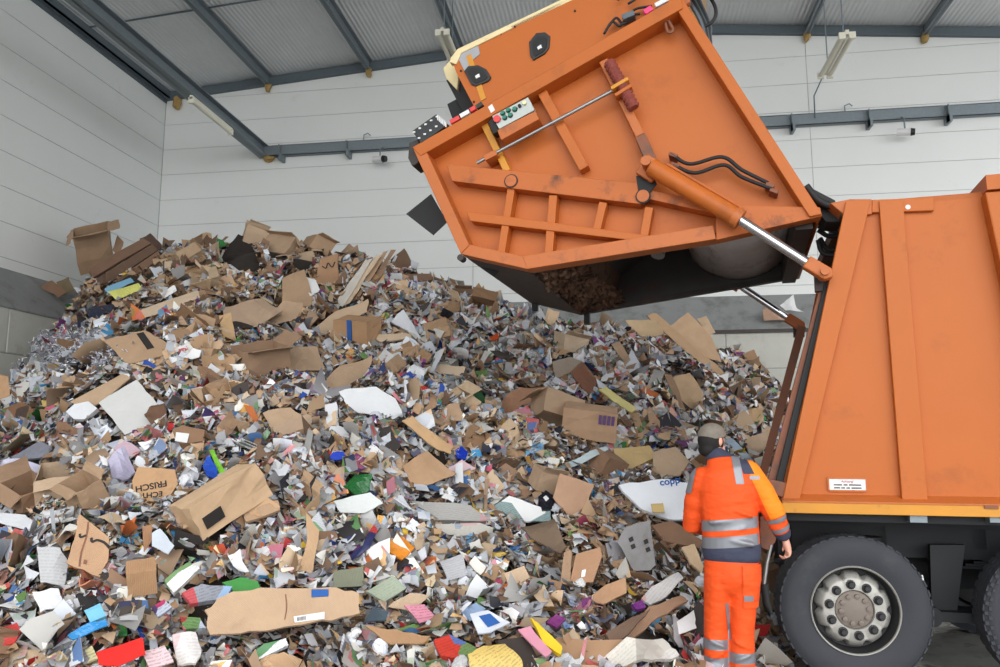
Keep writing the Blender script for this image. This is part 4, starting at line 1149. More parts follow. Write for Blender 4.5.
# --- colours
def S3(*c): return srgb(*c)[:3]
KR = [S3(190, 158, 126), S3(180, 146, 112), S3(204, 174, 142), S3(164, 130, 100), S3(212, 186, 156), S3(144, 112, 88), S3(186, 156, 128), S3(122, 96, 76)]
WH = [S3(236, 236, 236), S3(226, 228, 232), S3(214, 216, 222), S3(238, 236, 228), S3(200, 204, 212), S3(225, 230, 240)]
GR = [S3(178, 176, 172), S3(160, 158, 156), S3(196, 192, 184), S3(146, 144, 148), S3(188, 188, 192)]
CC = [S3(190, 40, 40), S3(40, 80, 170), S3(60, 140, 70), S3(230, 190, 60), S3(120, 60, 120), S3(220, 120, 60), S3(70, 150, 200), S3(200, 90, 120), S3(40, 60, 110), S3(225, 205, 170), S3(120, 160, 90)]
DK = [S3(40, 36, 36), S3(60, 52, 48), S3(48, 48, 58), S3(80, 70, 62)]
GA = ((290, 285, 110, 60, .42), (130, 275, 70, 45, .35), (560, 415, 110, 60, .22), (690, 335, 60, 40, .35), (610, 545, 90, 70, .30), (80, 480, 60, 40, .22), (230, 400, 90, 60, .15), (490, 335, 80, 45, -.24), (420, 400, 60, 30, -.10), (670, 390, 60, 45, -.20), (60, 355, 40, 25, -.3), (350, 590, 90, 60, -.10))
def kraftness(px, py):
    k = .30 + 0 * px
    for (cx, cy, sx, sy, w) in GA: k = k + w * np.exp(-((px - cx) / sx) ** 2 - ((py - cy) / sy) ** 2)
    return np.clip(k, .1, .9)
def project(P):
    R3 = np.array(CMI.to_3x3()); t = np.array(CMI.translation)
    q = P @ R3.T + t
    zz = np.where(q[:, 2] < -.1, -q[:, 2], .1)
    return 500 + FPX * q[:, 0] / zz, 333.5 - FPX * q[:, 1] / zz

HEROES = []          # picture outlines of the singled-out pieces, so that loose scraps do not bury them
def in_poly(px, py, poly):
    px = np.asarray(px); py = np.asarray(py); res = np.zeros(px.shape, bool); n = len(poly)
    for i in range(n):
        (x1, y1), (x2, y2) = poly[i], poly[(i + 1) % n]
        c = ((y1 > py) != (y2 > py)) & (px < (x2 - x1) * (py - y1) / ((y2 - y1) if y2 != y1 else 1e-9) + x1)
        res ^= c
    return res
MASK = []
def covered(px, py):
    """is a picture point on one of the singled-out pieces?"""
    if not MASK:
        k_ = np.zeros((700, 1100), bool)
        for poly in HEROES:
            x0, x1 = int(max(min(p[0] for p in poly) - 2, -80)), int(min(max(p[0] for p in poly) + 3, 1000))
            y0, y1 = int(max(min(p[1] for p in poly) - 2, 0)), int(min(max(p[1] for p in poly) + 3, 698))
            if x1 <= x0 or y1 <= y0: continue
            gx, gy = np.meshgrid(np.arange(x0, x1), np.arange(y0, y1))
            k_[y0:y1, x0 + 80:x1 + 80] |= in_poly(gx, gy, poly)
        MASK.append(k_)
    ix = np.clip(np.round(px).astype(int) + 80, 0, 1099); iy = np.clip(np.round(py).astype(int), 0, 699)
    return MASK[0][iy, ix]
def r_at_x(px, x): return abs(x / math.sin(az(px)))
# --- single pieces traced from the photograph, laid on the slope
def frame_for(pts, r=None, k=.4, lift=.10, lean=(0, 0)):
    lift = lift + .14 if r is None else lift
    cx = sum(p[0] for p in pts) / len(pts); cy = sum(p[1] for p in pts) / len(pts)
    d = ray(cx, cy)
    P = hit(cx, cy) if r is None else CO + d * (r / math.hypot(d.x, d.y))
    n = Vector(normal_at(np.array([P.x]), np.array([P.y]), .5)[0])
    tc = (CO - P).normalized()
    right = Vector((math.cos(YAW), math.sin(YAW), 0))
    n = (n * (1 - k) + tc * k + right * lean[0] + Vector((0, 0, 1)) * lean[1]).normalized()
    return P + tc * lift, n
def sheet(name, label, cat, col, pts, mk='card', thick=.006, bend=.06, k=.4, lift=.10, lean=(0, 0), r=None, hero=True, seed=None):
    P, n = frame_for(pts, r, k, lift, lean)
    L = [on_plane(x, y, P, n) for x, y in pts]
    c = sum(L, Vector()) / len(L)
    u = (L[1] - L[0]); u = (u - n * u.dot(n)).normalized(); w = n.cross(u)
    loc = [(q_ - c) for q_ in L]
    loc2 = [Vector((q_.dot(u), q_.dot(w), 0)) for q_ in loc]
    bm = bmesh.new()
    vs_ = [bm.verts.new(q_) for q_ in loc2]
    bm.faces.new(vs_)
    bmesh.ops.triangulate(bm, faces=bm.faces[:])
    size = max(q_.length for q_ in loc2)
    bmesh.ops.subdivide_edges(bm, edges=bm.edges[:], cuts=3, use_grid_fill=True)
    rg = random.Random(seed if seed is not None else int(sum(x * 7 + y * 13 for x, y in pts)))
    a = rg.uniform(0, 6.28); ca, sa = math.cos(a), math.sin(a)
    a2 = rg.uniform(0, 6.28); c0_ = rg.uniform(-.3, .3) * size; fold = rg.uniform(.1, .35) * (1 if rg.random() < .7 else -1)
    for v_ in bm.verts:
        if v_.is_boundary and thick < .06: v_.co += Vector((rg.uniform(-1, 1), rg.uniform(-1, 1), 0)) * size * .022
    a3 = rg.uniform(0, 6.28); c3 = rg.uniform(-.25, .25) * size
    for v_ in bm.verts:
        g3 = v_.co.x * math.cos(a3) + v_.co.y * math.sin(a3) - c3
        s_ = (v_.co.x * ca + v_.co.y * sa) / size; t_ = (-v_.co.x * sa + v_.co.y * ca) / size
        f_ = v_.co.x * math.cos(a2) + v_.co.y * math.sin(a2) - c0_
        v_.co.z = bend * size * (s_ * s_ * 2 + .5 * math.sin(t_ * 5 + a)) - bend * 5 * max(0, f_) * fold - bend * 1.6 * abs(g3) + bend * size * rg.uniform(-.06, .06)
    bm.normal_update()
    bmesh.ops.recalc_face_normals(bm, faces=bm.faces[:])
    if bm.faces[0].normal.z < 0: bmesh.ops.reverse_faces(bm, faces=bm.faces[:])
    ex_ = bmesh.ops.extrude_face_region(bm, geom=bm.faces[:], use_keep_orig=True)
    for v_ in ex_['geom']:
        if isinstance(v_, bmesh.types.BMVert): v_.co.z -= thick
    bmesh.ops.recalc_face_normals(bm, faces=bm.faces[:])
    me = bpy.data.meshes.new(name); bm.to_mesh(me); bm.free(); me.materials.append(M['w_' + mk])
    o = link(bpy.data.objects.new(name, me))
    R_ = Matrix((u, w, n)).transposed().to_4x4()
    o.matrix_world = Matrix.Translation(c) @ R_
    g_ = sum(col[:3]) / 3; o.color = tuple((c_ * .85 + g_ * .15) * .97 if mk == 'card' else c_ * .9 for c_ in col[:3]) + (1,)
    tag(o, label, cat)
    if hero: HEROES.append(pts)
    o['_n'] = 0; del o['_n']
    return o, (c, u, w, n)
from mathutils.bvhtree import BVHTree
def drape(o, ch, off, extra=0.0):
    """lets a flat child follow the bent face of its sheet"""
    bm = bmesh.new(); bm.from_mesh(o.data); tree = BVHTree.FromBMesh(bm); bm.free()
    for v_ in ch.data.vertices:
        h_ = tree.ray_cast(Vector((v_.co.x, v_.co.y, 5)), Vector((0, 0, -1)))
        if h_[0] is not None: v_.co.z = h_[0].z + .004 + extra + max(0, v_.co.z - off)
    return ch
def sub_patch(o, fr, pts, m, name, off=.012, thick=.003, extra=0.0):
    """a flat child (label, tape, logo stroke) lying on a sheet"""
    c, u, w, n = fr
    L = [on_plane(x, y, c + n * off, n) - c for x, y in pts]
    q = MB().prism([(p.dot(u), p.dot(w), p.dot(n)) for p in L], (0, 0, thick))
    return drape(o, q.build(name, m, o), off, extra)
def sub_stroke(o, fr, pts, width, m, name, off=.014):
    c, u, w, n = fr
    L = [on_plane(x, y, c + n * off, n) - c for x, y in pts]
    L = [Vector((p.dot(u), p.dot(w), p.dot(n))) for p in L]
    L = spline(L, 24); q = MB(); N_ = len(L)
    for i, p in enumerate(L):
        t = (L[min(i + 1, N_ - 1)] - L[max(i - 1, 0)]).normalized(); s_ = Vector((-t.y, t.x, 0)) * width / 2
        q.v += [tuple(p + s_), tuple(p - s_)]
    for i in range(N_ - 1): q.face([2*i, 2*i + 1, 2*i + 3, 2*i + 2])
    return drape(o, q.build(name, m, o, fix=False), off)
def sub_text(o, fr, txt, pa_, pb_, m, off=.016, shear=0.0):
    c, u, w, n = fr
    a = on_plane(*pa_, c + n * off, n); b_ = on_plane(*pb_, c + n * off, n)
    ex = (b_ - a); wd = ex.length; ex.normalize(); ey = n.cross(ex)
    loc = a - c
    R_ = Matrix(((ex.dot(u), ey.dot(u), n.dot(u), loc.dot(u)), (ex.dot(w), ey.dot(w), n.dot(w), loc.dot(w)), (ex.dot(n), ey.dot(n), n.dot(n), loc.dot(n)), (0, 0, 0, 1)))
    return drape(o, text_mesh('lettering', txt, m, o, R_, wd, .0006, shear, .022), off)

def crush(vs_, rg, amt):
    sh = Matrix(((1, rg.uniform(-amt, amt), rg.uniform(-amt, amt)), (rg.uniform(-amt, amt), 1, rg.uniform(-amt, amt)), (0, rg.uniform(-amt, amt), 1)))
    for v_ in vs_: v_.co = sh @ v_.co
def box_mesh(name, w, d, h, flaps, rg, amt=.22, thick=.008, m='w_card', lid=True):
    """open carton: floor, four walls, up to four flaps bent outwards"""
    bm = bmesh.new()
    def V_(x, y, z): return bm.verts.new((x, y, z))
    B_ = [V_(-w/2, -d/2, 0), V_(w/2, -d/2, 0), V_(w/2, d/2, 0), V_(-w/2, d/2, 0)]
    T_ = [V_(-w/2, -d/2, h), V_(w/2, -d/2, h), V_(w/2, d/2, h), V_(-w/2, d/2, h)]
    bm.faces.new(B_[::-1])
    for i in range(4):
        j = (i + 1) % 4; bm.faces.new((B_[i], B_[j], T_[j], T_[i]))
    outs = [(0, -1), (1, 0), (0, 1), (-1, 0)]
    for i in range(4):
        if i not in flaps: continue
        j = (i + 1) % 4; L = (d if i % 2 == 0 else w) * rg.uniform(.3, .45); a = rg.uniform(-1.2, 1.0)
        ox, oy = outs[i]; dx, dz = math.cos(a) * L, math.sin(a) * L
        f0_ = V_(*(T_[i].co + Vector((ox * dx, oy * dx, dz)))); f1_ = V_(*(T_[j].co + Vector((ox * dx, oy * dx, dz))))
        bm.faces.new((T_[i], T_[j], f1_, f0_))
    if not flaps: bm.faces.new(T_)
    bmesh.ops.subdivide_edges(bm, edges=bm.edges[:], cuts=2, use_grid_fill=True)
    crush(bm.verts, rg, amt)
    s_ = max(w, d, h)
    for v_ in bm.verts: v_.co += Vector((rg.uniform(-1, 1), rg.uniform(-1, 1), rg.uniform(-1, 1))) * s_ * .018
    bmesh.ops.recalc_face_normals(bm, faces=bm.faces[:])
    bmesh.ops.solidify(bm, geom=bm.faces[:], thickness=thick)
    me = bpy.data.meshes.new(name); bm.to_mesh(me); bm.free(); me.materials.append(M[m])
    return me
def box(name, label, col, px, py, w, d, h, rot, flaps=(0, 1, 2, 3), r=None, lift=.12, amt=.15, cat='box', mk='card', R_px=None):
    P = hit(px, py) if r is None else CO + ray(px, py) * (r / math.hypot(ray(px, py).x, ray(px, py).y))
    P = P + (CO - P).normalized() * (lift + (.10 if r is None else 0))
    o = link(bpy.data.objects.new(name, box_mesh(name, w, d, h, flaps, random.Random(int(px * 3 + py)), amt, m='w_' + mk)))
    R_ = Matrix.Rotation(YAW, 4, 'Z') @ Euler([math.radians(a) for a in rot]).to_matrix().to_4x4()
    o.matrix_world = Matrix.Translation(P) @ R_ @ Matrix.Translation((0, 0, -h / 2))
    g_ = sum(col[:3]) / 3; o.color = tuple((c_ * .85 + g_ * .15) * .97 for c_ in col[:3]) + (1,)
    tag(o, label, cat)
    rp = R_px or max(w, h) * FPX / P.length * .5
    HEROES.append([(px + rp * math.cos(a), py + rp * .8 * math.sin(a)) for a in np.linspace(0, 5.8, 9)])
    return o

# ------------------------------------------------------------------ pieces that can be told apart
kr = lambda i: KR[i % len(KR)]
# --- upper left, by the corner
box('cardboard_box', 'big crumpled kraft box standing on the highest left point against the wall', kr(1), 92, 247, .62, .5, .8, (24, -20, 30), (0, 1, 3), r=17.2, lift=0, amt=.3)
for i, (pts, c, lab) in enumerate((
        ([(88, 268), (143, 238), (151, 243), (93, 277)], S3(128, 96, 74), 'uppermost long brown board of the leaning bundle below the corner'),
        ([(94, 280), (152, 244), (158, 250), (103, 286)], S3(112, 84, 66), 'second long brown board of the leaning bundle below the corner'),
        ([(104, 288), (158, 251), (162, 257), (112, 293)], S3(136, 102, 78), 'third long brown board of the leaning bundle below the corner'),
        ([(112, 296), (160, 262), (163, 270), (122, 300)], S3(150, 114, 86), 'lowest long brown board of the leaning bundle below the corner'))):
    sheet('cardboard_board', lab, 'cardboard', c, pts, thick=.07, bend=.01, k=.55, lift=.5 - .04 * i, r=16.6 - .15 * i)
sheet('cardboard_sheet', 'small upright brown cardboard fin behind the leaning bundle', 'cardboard', kr(3), [(112, 250), (118, 236), (124, 242), (118, 256)], k=.5, r=17.0)
sheet('cardboard_sheet', 'dark brown folded box end at the top of the leaning bundle', 'cardboard', S3(96, 72, 58), [(140, 238), (150, 233), (162, 244), (158, 256), (148, 246)], r=16.6, k=.5, thick=.05)
o, f = sheet('kraft_carton', 'brown box lid with a strip of black tape at upper left', 'cardboard', kr(1), [(104, 341), (144, 329), (168, 343), (163, 356), (127, 364)], thick=.03, bend=.02)
sub_patch(o, f, [(136, 333), (143, 331), (154, 347), (147, 349)], M['ink'], 'tape')
sheet('fabric_board', 'large black-brown board leaning at the skyline left of the boxes', 'board', S3(46, 38, 36), [(217, 258), (238, 235), (252, 238), (262, 268), (240, 272)], r=15.5, k=.5, bend=.03, lift=.3)
sheet('cardboard_sheet', 'long tan cardboard strip slanting up to the right under the bundle', 'cardboard', kr(4), [(118, 319), (160, 303), (197, 290), (201, 297), (150, 318), (122, 324)], thick=.02)
sheet('cardboard_sheet', 'narrow upright tan plank amid brown scraps at upper left', 'cardboard', S3(204, 166, 116), [(219, 315), (231, 312), (237, 344), (224, 346)], k=.6, thick=.015)
sheet('striped_paper', 'white and yellow striped sheet below the leaning bundle', 'paper', S3(222, 222, 120), [(108, 292), (138, 283), (143, 288), (116, 300)], 'print', .004)
sheet('blue_paper', 'pale blue sheet just above the yellow striped sheet', 'paper', S3(130, 180, 210), [(104, 288), (130, 277), (134, 281), (108, 294)], 'plain', .004)
sheet('dark_folder', 'dark blue-black folder below the yellow striped sheet', 'folder', S3(40, 46, 66), [(84, 308), (116, 303), (118, 312), (90, 318)], 'film', .03)
sheet('cardboard_sheet', 'brown crumpled cardboard lying on the grey wall capping at left', 'cardboard', S3(140, 104, 78), [(38, 286), (52, 280), (66, 292), (58, 297)], r=r_at_x(52, XL + .66), k=.5, lift=0)
sheet('cardboard_sheet', 'pale brown torn panel beside the crumpled piece on the capping', 'cardboard', S3(134, 116, 84), [(56, 282), (68, 277), (74, 290), (62, 296)], r=r_at_x(65, XL + .66), k=.5, lift=0)
sheet('cardboard_sheet', 'orange-brown carton panel standing at the left frame edge', 'cardboard', S3(206, 160, 116), [(-8, 372), (8, 376), (10, 396), (-8, 402)], r=13.6, k=.7)
box('cardboard_box', 'small kraft box at the skyline beside the black-brown board', kr(2), 256, 236, .40, .35, .34, (25, 15, 30), (0, 2), r=15.5, lift=0)
box('cardboard_box', 'wide kraft box with slack flaps left of the written board', kr(0), 281, 249, .62, .4, .38, (-15, 12, -20), (0, 1, 2), r=15.2, lift=.1)
box('cardboard_box', 'tilted kraft box right below the wide skyline box', kr(2), 303, 262, .46, .4, .4, (20, -18, 24), (1, 3), r=15.0, lift=.15)
box('cardboard_box', 'closed kraft box perched at the skyline above the written board', kr(1), 316, 246, .38, .34, .3, (5, 20, 40), (0,), r=15.2, lift=.05)
o, f = sheet('cardboard_sheet', 'upright kraft board with a black scribble near the skyline', 'cardboard', S3(176, 134, 96), [(320, 258), (338, 254), (338, 283), (315, 285)], k=.75)
sub_stroke(o, f, [(322, 266), (326, 268), (328, 263), (332, 267), (335, 262)], .02, M['ink'], 'scribble')
for i, (pts, c) in enumerate((([(334, 304), (366, 260), (373, 258), (343, 306)], S3(206, 200, 190)), ([(344, 305), (375, 256), (381, 254), (350, 303)], kr(4)), ([(352, 302), (383, 252), (389, 250), (358, 300)], kr(1)), ([(360, 300), (390, 250), (397, 249), (368, 296)], kr(3)))):
    sheet('cardboard_plank', ['greyish white', 'pale tan', 'mid brown', 'dark brown'][i] + ' long plank in the slanting row of planks near the skyline', 'cardboard', c, pts, thick=.025, bend=.01, k=.55)
sheet('cardboard_sheet', 'folded brown box panel left of the slanting planks', 'cardboard', kr(1), [(282, 277), (304, 270), (314, 300), (308, 310), (282, 302)], k=.65, bend=.09)
sheet('cardboard_sheet', 'flat brown board with a white label above the blue-taped box', 'cardboard', kr(0), [(262, 322), (283, 302), (303, 303), (300, 316), (280, 326)], thick=.02)
sheet('cardboard_sheet', 'large tan board lying across the slope above the blue-taped box', 'cardboard', kr(2), [(309, 331), (336, 311), (369, 299), (367, 311), (324, 335)], thick=.02, bend=.03)
o = box('cardboard_box', 'kraft box with a blue tape strip at upper middle', S3(190, 146, 102), 358, 330, .55, .42, .34, (18, 6, -18), (), amt=.05)
MB().box((-.05, -.235, 0), (.02, -.215, .35)).build('tape', M['ink_blue'], o)
sheet('white_board', 'white curled foam piece right of the blue-taped box', 'packaging', S3(228, 230, 236), [(391, 321), (403, 311), (412, 322), (421, 338), (416, 341), (408, 331)], 'plain', .03, bend=.12)
sheet('cardboard_sheet', 'wide brown board lying below the blue-taped box', 'cardboard', kr(0), [(318, 386), (340, 366), (372, 357), (370, 372), (340, 392)], thick=.015)
sheet('cardboard_sheet', 'dark brown fin of cardboard upright at the skyline right of the planks', 'cardboard', S3(118, 88, 66), [(390, 262), (404, 247), (414, 266), (398, 270)], r=14.9, k=.5)
sheet('cardboard_sheet', 'thin stack of dark brown board edges at skyline right of centre', 'cardboard', S3(126, 96, 74), [(388, 272), (430, 276), (432, 282), (390, 280)], thick=.06)
sheet('cardboard_sheet', 'tan shelf of cardboard below the white curled foam piece', 'cardboard', kr(4), [(370, 334), (410, 333), (412, 338), (380, 342)], thick=.03)
sheet('cardboard_sheet', 'wide brown sheet between two grey paper drifts at upper middle', 'cardboard', kr(0), [(278, 352), (318, 345), (326, 368), (300, 372), (280, 365)], bend=.08)
box('cardboard_box', 'torn brown box with a dark opening left of upper middle', kr(3), 262, 360, .5, .4, .36, (20, -15, 40), (0, 1))
sheet('cardboard_sheet', 'long brown sheet at left of the upper middle slope', 'cardboard', kr(6), [(222, 308), (262, 296), (282, 312), (250, 330), (226, 326)], thick=.015, bend=.06)
sheet('paper_sheet', 'white torn sheet beside the folded brown box panel', 'paper', WH[0], [(303, 276), (316, 280), (320, 290), (310, 296)], 'plain', .004)
# --- middle
sheet('white_board', 'large curved white laminate board at the centre of the heap', 'board', S3(236, 238, 240), [(339, 391), (352, 388), (376, 387), (396, 398), (405, 417), (385, 415), (356, 413), (347, 404)], 'plain', .012, bend=.05, k=.5, lift=.22)
sheet('cardboard_sheet', 'long tan strip pointing down right from the white laminate board', 'cardboard', S3(202, 160, 112), [(402, 421), (411, 418), (452, 447), (449, 456), (436, 449)], thick=.015, lift=.18)
sheet('foam_edging', 'white L-shaped foam edge left of the laminate board', 'packaging', S3(232, 233, 236), [(325, 405), (337, 402), (339, 425), (350, 430), (349, 438), (328, 432)], 'plain', .05, bend=.01)
sheet('cardboard_sheet', 'square brown cardboard panel right of the dark green bag', 'cardboard', S3(190, 150, 110), [(402, 466), (428, 450), (456, 474), (441, 480), (416, 491)], thick=.02)
sheet('leaflet', 'dark green leaflet at middle right', 'paper', S3(30, 86, 44), [(471, 392), (480, 390), (488, 402), (478, 406)], 'plain', .006)
o, f = sheet('plastic_disc', 'small bright blue oval disc below the laminate board', 'disc', S3(44, 74, 190), [(330, 456), (333, 452), (338, 451), (344, 452), (345, 456), (342, 459), (336, 460), (331, 459)], 'film', .02, bend=.01)
sheet('plastic_bag', 'dark green printed bag near the middle', 'bag', S3(40, 110, 54), [(343, 488), (356, 472), (371, 476), (370, 490), (356, 494)], 'film', .02, bend=.15)
sheet('paper_sheet', 'broad white paper sheet below the dark green bag', 'paper', S3(228, 232, 230), [(335, 498), (370, 493), (383, 503), (366, 512), (340, 514)], 'plain', .006, bend=.08)
sheet('magazine', 'curved magazine with a purple spine at lower middle', 'magazine', S3(104, 74, 118), [(344, 553), (362, 545), (378, 515), (384, 516), (370, 548), (352, 558)], 'print', .02, bend=.15)
sheet('kraft_paper', 'tall bent strip of kraft paper at lower middle left', 'paper', S3(196, 158, 118), [(306, 512), (320, 530), (312, 574), (298, 572), (308, 540)], bend=.12, k=.65)
sheet('cardboard_sheet', 'pair of brown flaps above the bent kraft strip', 'cardboard', kr(1), [(240, 503), (278, 500), (280, 510), (246, 522)], thick=.03)
sheet('bottle_cap', 'blue cap at the right of the square brown panel', 'cap', S3(30, 60, 180), [(455, 450), (462, 446), (468, 452), (466, 459), (458, 458)], 'film', .03)
sheet('envelope', 'white envelope with blue print right of the square brown panel', 'envelope', S3(224, 228, 236), [(448, 468), (462, 460), (476, 468), (462, 476)], 'news', .006)
sheet('cardboard_sheet', 'brown flat sheet below the laminate board at left', 'cardboard', kr(0), [(262, 412), (290, 406), (312, 420), (300, 432), (272, 430)], bend=.06)
sheet('cardboard_sheet', 'brown folded carton panel left of the L-shaped foam', 'cardboard', kr(6), [(268, 428), (310, 412), (314, 426), (286, 436)], thick=.02)
sheet('orange_folder', 'orange card wedge at middle left', 'folder', S3(200, 112, 60), [(244, 404), (252, 406), (262, 424), (252, 420)], 'plain', .012)
sheet('cardboard_sheet', 'stack of thin brown boards at the upper right of the laminate board', 'cardboard', kr(4), [(420, 362), (466, 366), (462, 376), (430, 372)], thick=.04)
sheet('paper_sheet', 'lilac leaflet at middle right of the green bag', 'paper', S3(176, 110, 124), [(386, 482), (394, 476), (396, 490), (388, 496)], 'plain', .006, k=.7)
# --- lower middle
o, f = sheet('cardboard_sheet', 'long flat brown carton with a white barcode label at the bottom', 'cardboard', S3(198, 164, 130), [(206, 610), (222, 596), (262, 588), (330, 588), (358, 592), (360, 612), (322, 622), (250, 632), (209, 635)], thick=.02, bend=.02, k=.45, lift=.22)
sub_patch(o, f, [(294, 615), (325, 610), (325, 617), (295, 621)], M['white'], 'address_label', off=.03)
for i in range(7): sub_patch(o, f, [(297.5 + i * 1.3, 615.6 - i * .2), (298.1 + i * 1.3, 615.5 - i * .2), (298.1 + i * 1.3, 619.3 - i * .2), (297.5 + i * 1.3, 619.4 - i * .2)], M['ink'], 'barcode_bar', off=.034, thick=.001, extra=.004)
sub_patch(o, f, [(312, 587), (329, 587), (329, 594), (312, 595)], M['ink_blue'], 'blue_tape', off=.03)
sub_stroke(o, f, [(286, 592), (287, 606), (285, 618)], .006, M['rust'], 'crease', off=.03)
sheet('green_folder', 'green folder corner above the long carton', 'folder', S3(70, 150, 70), [(222, 583), (240, 577), (258, 582), (262, 590), (238, 592)], 'plain', .012)
sheet('cardboard_sheet', 'grey-green card panel right above the long carton', 'cardboard', S3(126, 130, 108), [(334, 571), (363, 567), (364, 585), (333, 588)], 'card', .012, k=.65)
sheet('kraft_paper', 'mound of kraft wrapping paper at the bottom edge left of centre', 'paper', S3(196, 156, 114), [(250, 668), (262, 656), (284, 651), (304, 658), (310, 672)], bend=.2)
sheet('blue_pack', 'dark blue printed packet left of the kraft mound', 'packet', S3(40, 60, 140), [(249, 655), (264, 644), (286, 638), (288, 645), (256, 660)], 'print', .03)
sheet('cardboard_sheet', 'wide brown curved sheet right below the long carton', 'cardboard', S3(176, 134, 92), [(364, 625), (396, 630), (430, 636), (424, 643), (392, 642)], thick=.012, bend=.1)
sheet('orange_pack', 'orange and yellow food packet at lower middle', 'packet', S3(240, 150, 50), [(384, 541), (402, 535), (415, 548), (402, 560), (390, 552)], 'film', .02, bend=.1)
sheet('cleaner_pack', 'white and lime wrapper right of the long carton', 'packet', S3(190, 214, 110), [(364, 622), (374, 606), (388, 612), (386, 620)], 'print', .012)
sheet('red_carton', 'red and yellow carton at the bottom centre', 'carton', S3(206, 60, 44), [(434, 640), (450, 633), (478, 648), (470, 660), (440, 656)], 'print', .04)
sheet('blue_envelope', 'pale blue envelope at lower centre right', 'envelope', S3(170, 196, 232), [(460, 612), (476, 602), (486, 608), (470, 622)], 'plain', .008)
o, f = sheet('printed_card', 'white card with a dark blue square at lower centre right', 'card', S3(222, 226, 236), [(470, 614), (488, 610), (510, 622), (490, 632), (478, 633)], 'plain', .01)
sub_patch(o, f, [(479, 616), (490, 613), (500, 621), (488, 626)], M['ink_blue'], 'printed_square')
sheet('newspaper', 'folded newspaper at lower middle beside the orange packet', 'newspaper', GR[2], [(366, 590), (392, 576), (406, 588), (384, 602)], 'news', .02)
sheet('newspaper', 'open grey newspaper right of the orange packet', 'newspaper', GR[4], [(440, 560), (462, 554), (468, 574), (448, 580)], 'news', .012)
sheet('news_stack', 'sloping stack of grey newspapers right of centre', 'newspaper', GR[0], [(410, 498), (470, 506), (492, 520), (440, 520)], 'news', .08)
sheet('news_stack', 'long grey newspaper bundle just below the sloping stack', 'newspaper', GR[2], [(430, 524), (480, 522), (504, 530), (452, 536)], 'news', .08)
sheet('kraft_paper', 'kraft paper flap with white scraps below the orange packet', 'paper', kr(2), [(388, 604), (410, 592), (430, 594), (412, 612)], bend=.1)
sheet('pink_pack', 'pink and white wrapper at the bottom centre', 'packet', S3(214, 140, 160), [(404, 606), (424, 604), (436, 618), (420, 622)], 'print', .01)
# --- left
sheet('white_board', 'big pale grey board tilted on the left slope', 'board', S3(214, 214, 212), [(99, 402), (136, 380), (158, 404), (152, 424), (124, 435)], 'plain', .02, bend=.02, lift=.22)
sheet('foam_tray', 'white rounded tray left of the pale grey board', 'tray', S3(232, 234, 238), [(66, 412), (74, 404), (88, 401), (97, 408), (84, 419), (74, 419)], 'plain', .06, bend=.05)
sheet('cardboard_sheet', 'long brown board behind the pale grey board', 'cardboard', kr(0), [(70, 402), (122, 373), (131, 378), (99, 402), (82, 410)], thick=.02)
o, f = sheet('kraft_carton', 'kraft carton with upside-down black lettering ECHT FRISCH', 'box', S3(196, 152, 106), [(132, 480), (138, 467), (175, 470), (178, 484), (170, 496), (148, 500), (134, 495)], thick=.18, bend=.03, k=.55, lift=.3)
sub_text(o, f, 'FRISCH', (166, 479.5), (135, 485.5), M['ink'], off=.022); sub_text(o, f, 'ECHT', (162, 490), (140.5, 492.5), M['ink'], off=.022)
o = box('cardboard_box', 'long kraft box with a black mark on its side at middle left', S3(208, 172, 132), 222, 500, .25, .62, .28, (30, 0, -38), (), lift=.22, amt=.03)
MB().box((.128, -.26, .07), (.136, -.10, .16)).build('black_print', M['ink'], o)
HEROES.append([(192, 500), (246, 462), (262, 478), (218, 540), (194, 536)])
sheet('cardboard_sheet', 'folded kraft flaps right of the long kraft box', 'cardboard', S3(196, 156, 114), [(240, 500), (262, 494), (280, 506), (258, 516), (244, 512)], thick=.03, bend=.12)
box('cardboard_box', 'kraft box with open flaps at the left edge of the heap', kr(2), 62, 486, .42, .36, .34, (30, -10, 24), (0, 1, 2))
box('cardboard_box', 'dark kraft box leaning at far left beside the open one', kr(3), 28, 496, .36, .3, .3, (20, 20, -25), (0, 3))
box('cardboard_box', 'small kraft box right of the open-flapped box at left', kr(1), 86, 496, .3, .24, .26, (35, 12, -30), (0, 2))
sheet('padded_envelope', 'grey padded envelope near the left edge', 'envelope', S3(132, 134, 144), [(10, 456), (40, 440), (52, 447), (46, 456), (18, 461)], 'film', .03, bend=.06)
sheet('plastic_bag', 'crumpled white and lilac plastic bag at the left edge', 'bag', S3(220, 218, 238), [(-4, 462), (20, 457), (40, 462), (43, 470), (12, 474), (-4, 472)], 'film', .05, bend=.15)
sheet('snack_bag', 'glossy blue snack bag at middle left', 'bag', S3(40, 84, 190), [(202, 464), (209, 456), (216, 466), (218, 480), (207, 477)], 'film', .04, bend=.12)
sheet('snack_bag', 'glossy lime green strip of a bag next to the blue snack bag', 'bag', S3(130, 200, 60), [(209, 449), (214, 450), (224, 470), (221, 478)], 'film', .03, bend=.1)
sheet('paper_bag', 'crumpled dark kraft paper bag on the pale grey board', 'bag', S3(116, 82, 60), [(144, 414), (150, 402), (164, 403), (167, 414), (152, 424)], 'card', .05, bend=.2, lift=.3)
o, f = sheet('jar_carton', 'brown jar-shaped carton with a white label right of the grey board', 'carton', S3(150, 112, 82), [(172, 430), (183, 425), (205, 430), (203, 441), (180, 444)], 'card', .10, lift=.3)
sub_patch(o, f, [(176, 432), (189, 433), (187, 443), (175, 441)], M['white'], 'white_label')
sheet('display_tray', 'open brown display tray with red print at far left', 'tray', S3(160, 116, 84), [(0, 408), (22, 402), (52, 418), (44, 424), (6, 414)], 'print', .08)
sheet('fruit_carton', 'white carton with orange fruit print at left by the blocks', 'carton', S3(226, 196, 120), [(40, 400), (54, 395), (62, 408), (46, 413)], 'print', .02)
